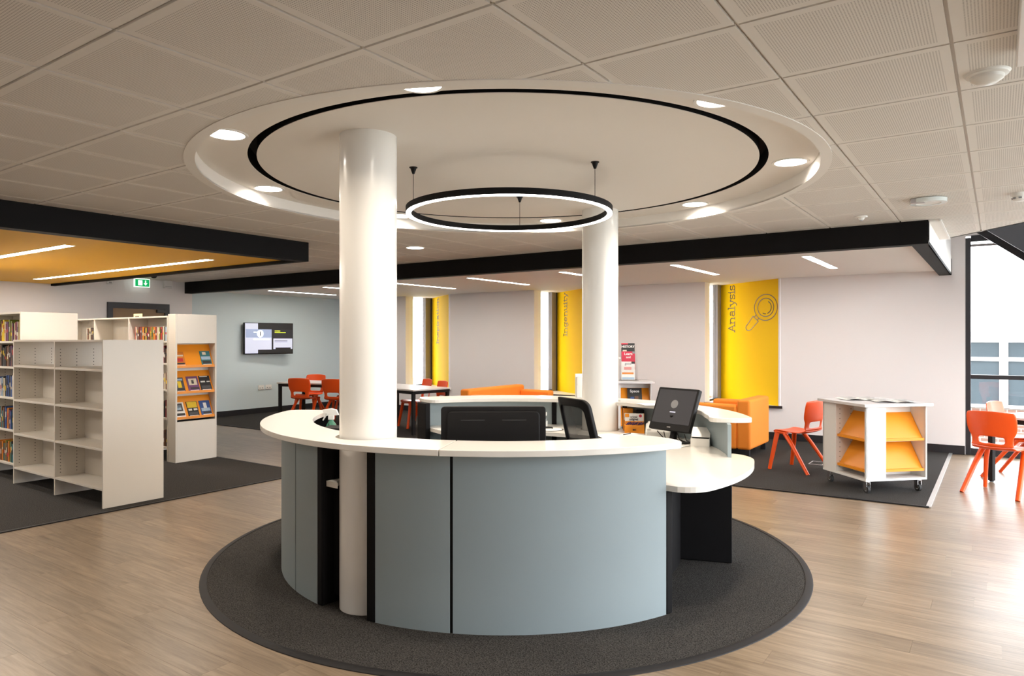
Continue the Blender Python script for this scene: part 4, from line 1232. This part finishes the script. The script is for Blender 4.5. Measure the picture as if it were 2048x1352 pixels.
cover_book(1, .028, .12, .195, ('book_dark_grey', [(.1, .9, .02, .08, Wt), (.05, .95, .12, .26, K), (.3, .7, .3, .75, Y_), (.1, .9, .8, .92, 'book_pale_blue')]), 'grey and yellow paperback facing out on the middle orange shelf')
cover_book(1, .19, .155, .205, ('book_purple', [(.15, .9, .02, .08, Wt), (.2, .95, .14, .26, K), (.15, .85, .42, .85, 'book_cream'), (.38, .6, .5, .75, 'book_dark_grey')]), 'purple paperback with pale circle on the middle orange shelf')
cover_book(1, .36, .15, .205, ('book_black', [(.1, .9, .02, .09, Wt), (.1, .5, .56, .66, Wt), (.65, .95, .56, .64, Wt), (.1, .9, .16, .34, 'book_dark_grey'), (.1, .8, .93, .97, Wt)]), 'black paperback with white eyes on the middle orange shelf')
cover_book(2, .028, .125, .205, ('book_white', [(.05, .95, .12, .28, K), (.1, .85, .42, .92, 'book_dark_grey'), (.2, .7, .5, .8, 'book_pale_blue')]), 'white paperback with grey drawing on the bottom orange shelf')
cover_book(2, .19, .145, .205, ('book_black', [(.1, .9, .02, .08, Wt), (.05, .95, .58, .98, Y_), (.1, .42, .40, .52, Wt), (.58, .92, .40, .52, Wt), (.1, .9, .12, .3, 'book_dark_grey')]), 'yellow topped black paperback in middle of bottom orange shelf')
cover_book(2, .365, .145, .205, ('book_blue', [(.15, .95, .02, .09, Wt), (.2, .95, .12, .26, K), (.35, .65, .3, .85, Wt), (.1, .9, .3, .5, 'book_pale_blue')]), 'dark blue paperback with white figure on the bottom orange shelf')

# ------------------------------------------------------------------ wall-mounted things, left
t = thing('wall_screen', 'wall mounted flat screen showing blue panels on the grey-blue wall', 'television', (WL + .02, 9.11, 1.56))
t.rotation_euler = (0, 0, R(90) - R(5))
# local: x along wall (+v), -y into the room
rr_box(-.56, .56, -.325, .325, .008, -.16, -.115, 'housing', 'black_plastic', t)
MB().box(-.15, .15, -.115, -.0, -.1, .1).build('wall_bracket', 'black_frame', t)
f = -.161
MB().box(-.545, .545, f - .001, f, -.305, .312).build('screen', 'screen_black', t)
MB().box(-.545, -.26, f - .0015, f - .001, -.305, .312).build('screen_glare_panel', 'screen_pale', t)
MB().box(-.53, .05, f - .002, f - .0015, .02, .19).build('screen_panel', 'screen_blue', t)
MB().box(-.53, .05, f - .002, f - .0015, -.23, .02).build('screen_panel', 'screen_pale', t)
MB().lathe([(0, -.0006), (.075, -.0006), (.075, .0006), (0, .0006)], n=32).build('round_logo', 'screen_white', t, rot=(R(90), 0, 0), loc=(-.21, f - .003, .10))
MB().box(-.222, -.200, f - .005, f - .0037, .055, .145).build('logo_bar', 'screen_dark', t)
MB().box(-.36, -.29, f - .003, f - .002, .12, .14).build('screen_text', 'screen_white', t)
MB().box(-.36, .0, f - .003, f - .002, -.03, -.005).build('screen_text', 'screen_white', t)
MB().box(.09, .54, f - .002, f - .001, .0, .19).build('screen_panel', 'screen_dark', t)
MB().box(.12, .25, f - .003, f - .002, .150, .168).build('screen_text', 'screen_lime', t)
MB().box(.12, .38, f - .003, f - .002, .118, .134).build('screen_text', 'screen_lime', t)
MB().box(.09, .54, f - .002, f - .001, -.22, -.0).build('screen_panel', 'screen_pale', t)
for z in (-.04, -.065): MB().box(.12, .42, f - .003, f - .002, z - .008, z).build('screen_text', 'screen_dark', t)
MB().box(.14, .50, f - .003, f - .002, -.22, -.19).build('screen_text', 'screen_black', t)
for i, v in enumerate((9.02, 9.20)):
    t = thing('wall_socket', ('left' if i == 0 else 'right') + ' white double socket plate low on the grey-blue wall', 'socket', (WL, v, .50))
    MB().box(0, .012, -.073, .073, 0, .086).build('face_plate', 'white_plastic', t, bevel=.003)
    for y in (-.045, .015): MB().box(.012, .014, y, y + .03, .02, .035).build('socket_slot', 'print_grey', t)
    MB().box(.0, .015, -.073, .073, -.012, .0).build('lower_lip', 'strip_grey', t)
t = thing('exit_sign', 'green emergency exit sign with white arrow above the door', 'sign', (WL + .14, 6.47, 2.47))
t.rotation_euler = (0, 0, R(90))
MB().box(-.135, .135, -.02, .02, 0, .15).build('sign_body', 'exit_glow_white', t)
MB().box(-.125, .125, -.0215, -.02, .012, .138).build('green_face', 'exit_glow_green', t)
MB().box(-.075, .0, -.0235, -.0215, .03, .12).build('door_pictogram', 'exit_glow_white', t)
MB().add([(.045, -.0235, .12), (.065, -.0235, .12), (.065, -.0235, .075), (.09, -.0235, .075), (.055, -.0235, .03), (.02, -.0235, .075), (.045, -.0235, .075)], [(0, 1, 2, 3, 4, 5, 6)]).build('arrow', 'exit_glow_white', t)
MB().box(-.03, .03, .02, .14, .10, .15).build('wall_bracket', 'white_plastic', t)
t = thing('wall_box', 'small pale box on the wall right of the exit sign', 'box', (WL, 7.0, 2.49))
MB().box(0, .07, -.075, .075, 0, .16).build('box_body', 'white_plastic', t, bevel=.006)
MB().box(.07, .073, -.06, .06, .02, .03).build('vent_slot', 'strip_grey', t)
t = thing('dome_camera', 'small black dome camera under the ceiling by the exit sign', 'camera', (-11.45, 6.12, ZT))
MB().lathe([(0, -.075), (.03, -.068), (.048, -.045), (.05, -.02), (.055, -.018), (.055, 0)], n=24).build('dome', 'black_plastic', t, smooth=True)
MB().lathe([(.055, -.01), (.062, -.01), (.062, 0)], n=24).build('collar', 'black_frame', t, smooth=True)
t = thing('wall_sensor', 'tiny grey sensor on the white wall left of exit sign', 'sensor', (WL, 5.98, 2.50))
MB().box(0, .04, -.045, .045, 0, .06).build('sensor_body', 'white_plastic', t, bevel=.008)
MB().box(.04, .043, -.025, .025, .015, .04).build('lens', 'strip_grey', t)

# ------------------------------------------------------------------ ceiling-mounted small things
t = thing('motion_sensor', 'white dome sensor on a perforated tile at the upper right', 'sensor', (-.037, 3.44, ZT))
MB().lathe([(.0, -.045), (.035, -.042), (.058, -.025), (.06, -.014), (.075, -.010), (.078, 0)], n=32).build('dome', 'white_plastic', t, smooth=True)
MB().lathe([(.078, -.004), (.082, 0)], n=32).build('base_ring', 'white_plastic', t, smooth=True)
t = thing('emergency_light', 'round clear edged emergency light on the ceiling above the beam end', 'ceiling light', (-.441, 6.26, ZT))
MB().lathe([(.085, -.004), (.125, -.004), (.125, -.034), (.085, -.034), (.085, -.004)], n=40).build('clear_rim', 'clear_bottle', t, smooth=True)
MB().lathe([(0, -.03), (.085, -.03), (.085, 0), (0, 0)], n=40).build('centre_plate', 'white_plastic', t, smooth=True)
MB().box(-.11, -.02, -.10, -.05, -.036, -.005).build('driver_box', 'strip_grey', t)
t = thing('smoke_detector', 'white smoke detector at the right picture edge', 'detector', (.133, 6.39, ZT))
MB().lathe([(0, -.06), (.03, -.06), (.045, -.05), (.048, -.028), (.055, -.026), (.058, 0)], n=28).build('detector_body', 'white_plastic', t, smooth=True)
for i in range(8):
    a = 2 * PI * i / 8
    MB().box(-.004, .004, -.01, .01, -.046, -.034).build('vent_slot', 'print_grey', t, loc=(.047 * math.cos(a), .047 * math.sin(a), 0), rot=(0, 0, a))
t = thing('ceiling_detector', 'small white detector on the tiles just above the long beam', 'detector', (-.99, 6.81, ZT))
MB().lathe([(0, -.035), (.02, -.033), (.03, -.014), (.05, -.010), (.052, 0)], n=24).build('detector_body', 'white_plastic', t, smooth=True)
MB().lathe([(0, -.042), (.012, -.042), (.014, -.034)], n=16).build('lens', 'strip_grey', t, smooth=True)
t = thing('ceiling_unit', 'white flat box on the ceiling cut by the upper right picture corner', 'ceiling box', (.165, 2.93, ZT - .065))
MB().box(-.11, .40, -.55, .30, 0, .065).build('box_body', 'white_plastic', t, bevel=.004)
MB().box(-.06, .35, -.50, .25, -.004, .0).build('face_panel', 'paper', t)

# ------------------------------------------------------------------ orange seating
def soft(mb, name, parent, m='orange_fabric', bv=.035):
    return mb.build(name, m, parent, bevel=bv, bseg=4, smooth=True)
def sofa(loc, rz, width, label, name, back_h=.74, arm_h=.66):
    """faces local +x; width along y; origin at back centre on floor"""
    t = thing(name, label, 'sofa' if width > 1.1 else 'armchair', loc, rz)
    w = width / 2
    soft(MB().box(0, .18, -w + .0, w - .0, .09, back_h), 'backrest', t)
    for s_ in (-1, 1):
        y0, y1 = (w - .15, w) if s_ > 0 else (-w, -w + .15)
        soft(MB().box(.175, .76, y0, y1, .09, arm_h), 'arm', t)
    soft(MB().box(.17, .76, -w + .148, w - .148, .09, .30), 'seat_base', t, bv=.015)
    n_ = 1 if width < 1.1 else 2
    cw = (width - .30) / n_
    for i in range(n_):
        a = -w + .15 + cw * i
        soft(MB().box(.18, .77, a + .004, a + cw - .004, .30, .44), 'seat_cushion', t)
    for x in (.06, .68):
        for y in (-w + .08, w - .08):
            MB().box(x - .03, x + .03, y - .03, y + .03, 0, .092).build('foot', 'black_frame', t)
    return t
sofa((-2.64, 9.68, FZ), PI, .92, 'orange armchair with its back to us below the nearest yellow panel', 'armchair', .745, .675)
sofa((-6.75, 9.08, FZ), 0, 1.52, 'orange sofa peeking over the back counter between the columns', 'sofa', .775, .70)

# ------------------------------------------------------------------ mobile book display unit (pinwheel cube)
def mobile_unit(loc, rz, label, skip=()):
    t = thing('display_unit', label, 'display unit', loc, rz)
    h0, h1 = .125, .865; S = .345; sw = .225
    mt = 'melamine_cool'
    MB().box(-S, S, -S, S, h0, h0 + .022).build('base_board', mt, t, bevel=.0015)
    MB().box(-.385, .385, -.385, .385, h1, h1 + .028).build('top_board', 'table_top', t, bevel=.002)
    # four faces, each a solid panel on its left and an opening on its right
    for k_ in range(4):
        Rz = Matrix.Rotation(PI / 2 * k_, 4, 'Z')
        def put(o): o.matrix_local = Rz; return o
        put(MB().box(-S, -S + sw, -S, -S + .018, h0 + .022, h1).build('face_panel', mt, t))
        put(MB().box(S - .018, S, -S, -S + .02, h0 + .022, h1).build('edge_stile', mt, t))
        put(MB().box(-S + sw - .018, -S + sw, -S + .018, S - sw, h0 + .022, h1).build('inner_panel', mt, t))
        mb = MB()
        for yy in (-.30, -.17):
            z = .20
            while z < .84: mb.box(-S + sw, -S + sw + .0008, yy - .004, yy + .004, z - .004, z + .004); z += .05
        tag(put(mb.build('peg_holes', 'hole', t)), kind='stuff')
        for zb in (.53, .225):
            x0, x1 = -S + sw + .004, S - .022
            sh = put(MB().add([(x0, -S + .03, zb), (x1, -S + .03, zb), (x1, -S + .20, zb + .255), (x0, -S + .20, zb + .255), (x0, -S + .04, zb - .012), (x1, -S + .04, zb - .012), (x1, -S + .208, zb + .247), (x0, -S + .208, zb + .247)],
                         [(0, 1, 2, 3), (7, 6, 5, 4), (0, 4, 5, 1), (1, 5, 6, 2), (2, 6, 7, 3), (3, 7, 4, 0)]).build('sloping_shelf', 'orange_shelf', t))
            MB().box(x0, x1, -S + .012, -S + .034, zb - .014, zb + .012).build('shelf_lip', 'orange_shelf', sh)
    for a, b in ((-1, -1), (1, -1), (1, 1), (-1, 1)):
        x, y = a * (S - .055), b * (S - .055)
        c_ = MB().lathe([(.028, .112), (.028, .126)], (x, y, 0), 16).build('castor_plate', 'chrome', t, smooth=True)
        MB().tube([(x - .014, y, .038), (x + .014, y, .038)], .038, 20).build('castor_wheel', 'rubber', c_, smooth=True)
        MB().tube([(x - .0155, y, .038), (x + .0155, y, .038)], .02, 16).build('castor_hub', 'strip_grey', c_, smooth=True)
        for s_ in (-1, 1): MB().box(x + s_ * .02 - .002, x + s_ * .02 + .002, y - .02, y + .03, .03, .112).build('castor_fork', 'chrome', c_)
    return t
mobile_unit((-1.075, 8.17, FZ), R(45), 'white book display unit on castors with orange shelves, right of single chair')
u2 = mobile_unit((-4.79, 10.05, FZ), TH - R(4), 'white display unit behind the back column holding a magazine rack')
def newspaper(loc, rz, label):
    t = thing('newspaper', label, 'newspaper', loc, rz)
    for s_ in (-1, 1):
        vs = []; N_ = 7
        for i in range(N_ + 1):
            x = s_ * .19 * i / N_; z = .004 + .016 * math.sin(PI * i / N_ * .95)
            vs += [(x, -.14, z), (x, .14, z)]
        MB().add(vs, [(2 * i, 2 * i + 1, 2 * i + 3, 2 * i + 2) for i in range(N_)]).build('page', 'paper', t, smooth=True)
        for i in range(5):
            z = .021
            MB().box(s_ * .095 - .07, s_ * .095 + .07 - .03 * (i % 2), -.10 + .045 * i, -.088 + .045 * i, z, z + .0006).build('print_line', 'print_grey' if i else 'print_black', t)
    return t
newspaper((-1.22, 8.24, FZ + .893), TH, 'open newspaper lying on the left of the display unit top')
newspaper((-.89, 8.13, FZ + .893), TH - R(12), 'open newspaper lying on the right of the display unit top')
# magazine stand with three magazines on top of the far unit
o_ = Vector(u2.location); ang = TH - R(4)
def loc2(x, y, z):
    v_ = Matrix.Rotation(ang, 3, 'Z') @ Vector((x, y, 0)); return (o_.x + v_.x, o_.y + v_.y, o_.z + z)
t = thing('magazine_stand', 'tiered magazine stand on the display unit behind the back column', 'stand', loc2(.03, -.04, .893), ang)
MB().box(-.15, .15, -.10, .12, 0, .008).build('base_plate', 'glass', t)
MB().add([(-.14, .10, 0), (.14, .10, 0), (.14, .17, .56), (-.14, .17, .56), (-.14, .105, 0), (.14, .105, 0), (.14, .175, .56), (-.14, .175, .56)],
         [(0, 1, 2, 3), (7, 6, 5, 4), (0, 4, 5, 1), (1, 5, 6, 2), (2, 6, 7, 3), (3, 7, 4, 0)]).build('back_plate', 'glass', t)
for i in range(3): MB().box(-.14, .14, -.07 + .06 * i, -.064 + .06 * i, 0, .06 + .17 * i).build('pocket_front', 'glass', t)
mat('mag_red', (.62, .03, .07), .4); mat('mag_pink', (.75, .30, .28), .4)
def magazine(x, y, z, w, h, tilt, base, prints, txt, label):
    g = thing('magazine', label, 'magazine', loc2(x, y, z), ang)
    g.rotation_euler = (-tilt, 0, ang); g.rotation_mode = 'XYZ'
    MB().box(-w / 2, w / 2, 0, .006, 0, h).build('cover', base, g)
    for (x0, x1, z0, z1, c_) in prints:
        MB().box(-w / 2 + x0 * w, -w / 2 + x1 * w, -.0008, 0, z0 * h, z1 * h).build('cover_print', c_, g)
    for (s_, size, zz, c_) in txt:
        text_mesh(s_, size, 'lettering', c_, g, frame_mtx((0, -.0012, zz * h), (1, 0, 0), (0, 0, 1)), bold=.0012)
    return g
magazine(.03, .055, .893 + .30, .21, .285, R(8), 'print_black', [(.0, .5, .93, 1, 'mag_red'), (.1, .4, .5, .62, 'book_cream')], [('HISTORY', .05, .80, 'paper')], 'black magazine with white title at the top of the magazine stand')
magazine(.03, -.005, .893 + .17, .21, .285, R(8), 'mag_red', [(.8, 1, .88, 1, 'print_grey'), (.05, .6, .2, .4, 'mag_pink')], [('Learn', .055, .86, 'paper'), ('and', .05, .68, 'paper')], 'red magazine in the middle of the magazine stand')
magazine(.02, -.065, .893 + .012, .21, .285, R(8), 'book_white', [(.2, .75, .55, .70, 'mag_pink'), (.05, .9, .30, .40, 'book_orange'), (.05, .95, .02, .14, 'book_pale_blue'), (.75, 1, .88, 1, 'print_black')], [('good', .05, .88, 'print_grey')], 'white magazine with pink shape at the bottom of the magazine stand')
magazine(.10, -.322, .548, .22, .27, R(28), 'print_black', [(.2, .45, .2, .45, 'book_blue'), (.5, .75, .25, .5, 'book_brown'), (.45, .6, .05, .2, 'book_cream')], [('Space', .062, .80, 'paper')], 'dark magazine titled Space on orange shelf behind the back counter')

# floor socket cover in the carpet
t = thing('floor_box', 'square grey floor socket cover behind the single orange chair', 'floor box', (-1.80, 9.28, FZ))
MB().box(-.11, .11, -.11, .11, 0, .003).build('cover_plate', 'carpet_grey', t)
MB().strip([(-.11, -.11), (.11, -.11), (.11, .11), (-.11, .11)], [(-.12, -.12), (.12, -.12), (.12, .12), (-.12, .12)], 0, .005, True).build('frame', 'strip_grey', t)
MB().box(.03, .09, -.10, -.06, .003, .006).build('cable_flap', 'white_plastic', t)

# ------------------------------------------------------------------ stair over the void, right edge
t = thing('staircase', 'dark underside of a staircase crossing the top of the big window', 'staircase', (0, 0, 0))
for v in (9.95, 10.85):
    vs = []
    for dv in (0, .05):
        for (u, z) in ((-.35, 3.02), (-.35, 3.42), (.05, 3.15), (1.9, 1.67), (1.9, 1.22)):
            vs.append((u, v + dv, z))
    MB().add(vs, [(0, 1, 2, 3, 4), (9, 8, 7, 6, 5)] + [(i, (i + 1) % 5, 5 + (i + 1) % 5, 5 + i) for i in range(5)]).build('stringer', 'black_frame', t)
for i in range(7):
    u = .02 + .26 * i; z = 3.02 - .205 * i
    MB().box(u, u + .28, 10.0, 10.85, z - .02, z).build('tread', 'grey_frame', t)
    MB().box(u + .27, u + .28, 10.0, 10.85, z - .205, z - .02).build('riser', 'black_frame', t)
MB().box(-.50, .02, 9.95, 10.90, 3.20, 3.24).build('landing', 'grey_frame', t)

# ------------------------------------------------------------------ outside
struct(MB().box(-40, 40, WW + 1.3, 70, -1.72, -1.6).build('ground', 'outdoor_ground'))
struct(MB().box(UR + .6, 60, -30, WW + 1.3, -.4, -.3).build('ground_terrace', 'outdoor_ground'))
bd = thing('school_building', 'low white and brick building with large windows seen through the big window', 'building', (0, 26.0, -1.6))
MB().box(-9, 14, 0, 6, 0, 1.05).build('wall', 'brickwork', bd)
MB().box(-9, 14, .02, 6, 1.05, 3.42).build('upper_wall', 'outdoor_white', bd)
MB().box(-9.3, 14.3, -.45, 6.2, 3.38, 3.60).build('fascia', 'outdoor_white', bd)
MB().box(-9.3, 14.3, -.5, -.40, 3.52, 3.66).build('gutter', 'outdoor_white', bd)
MB().box(-9.2, 14.2, -.3, 6.1, 3.60, 3.68).build('roof', 'outdoor_white', bd)
for i in range(12):
    MB().box(-8.8 + 1.9 * i, -8.2 + 1.9 * i, -.48, -.2, 3.66, 3.74).build('roof_cap', 'outdoor_white', bd)
for i in range(9):
    u0 = -8.55 + 2.5 * i
    wn = MB().strip([(u0 + .12, 0), (u0 + 2.3, 0)], [(u0, 0), (u0 + 2.42, 0)], 0, .01).build('window', 'outdoor_white', bd) if False else None
    fr = MB()
    fr.box(u0, u0 + .10, -.08, .02, 1.05, 3.15); fr.box(u0 + 2.3, u0 + 2.4, -.08, .02, 1.05, 3.15)
    fr.box(u0 + .1, u0 + 2.3, -.075, .018, 3.05, 3.145); fr.box(u0 + .1, u0 + 2.3, -.075, .018, 1.055, 1.15); fr.box(u0 + .1, u0 + 2.3, -.075, .018, 2.48, 2.60)
    fr.box(u0 + 1.08, u0 + 1.30, -.095, .015, 1.06, 3.14)
    wn = fr.build('window', 'outdoor_white', bd)
    for a, b in ((.10, 1.08), (1.30, 2.3)):
        for z0, z1 in ((1.15, 2.48), (2.60, 3.05)):
            MB().box(u0 + a, u0 + b, -.02, -.01, z0, z1).build('pane', 'outdoor_pane', wn)
for i, (u, v, r, m_, lab) in enumerate(((1.1, 20.5, .75, 'leaf_red', 'reddish shrub outside the big window, low behind the chair'), (2.9, 21.5, .6, 'leaf', 'green shrub outside the big window, further right'))):
    t = thing('shrub', lab, 'shrub', (u, v, -1.6))
    rg = random.Random(i); mb = MB()
    for q in range(420):
        a = rg.uniform(0, 2 * PI); el = rg.uniform(-.3, 1.4); rr_ = r * rg.uniform(.55, 1)
        x, y, z = rr_ * math.cos(a) * math.cos(el), rr_ * math.sin(a) * math.cos(el), .5 + rr_ * math.sin(el)
        d_ = Vector((rg.uniform(-1, 1), rg.uniform(-1, 1), rg.uniform(-1, 1))).normalized() * .09; s2 = d_.cross(Vector((rg.uniform(-1, 1), rg.uniform(-1, 1), rg.uniform(-1, 1)))).normalized() * .04
        p_ = Vector((x, y, z)); mb.add([p_ - d_, p_ + s2, p_ + d_, p_ - s2], [(0, 1, 2, 3)])
    tag(mb.build('foliage', m_, t), kind='stuff')
    for q in range(4): MB().tube([(0, 0, 0), (.25 * math.cos(q * 1.6), .25 * math.sin(q * 1.6), .7)], [.02, .01], 6).build('stem', 'door_wood', t)
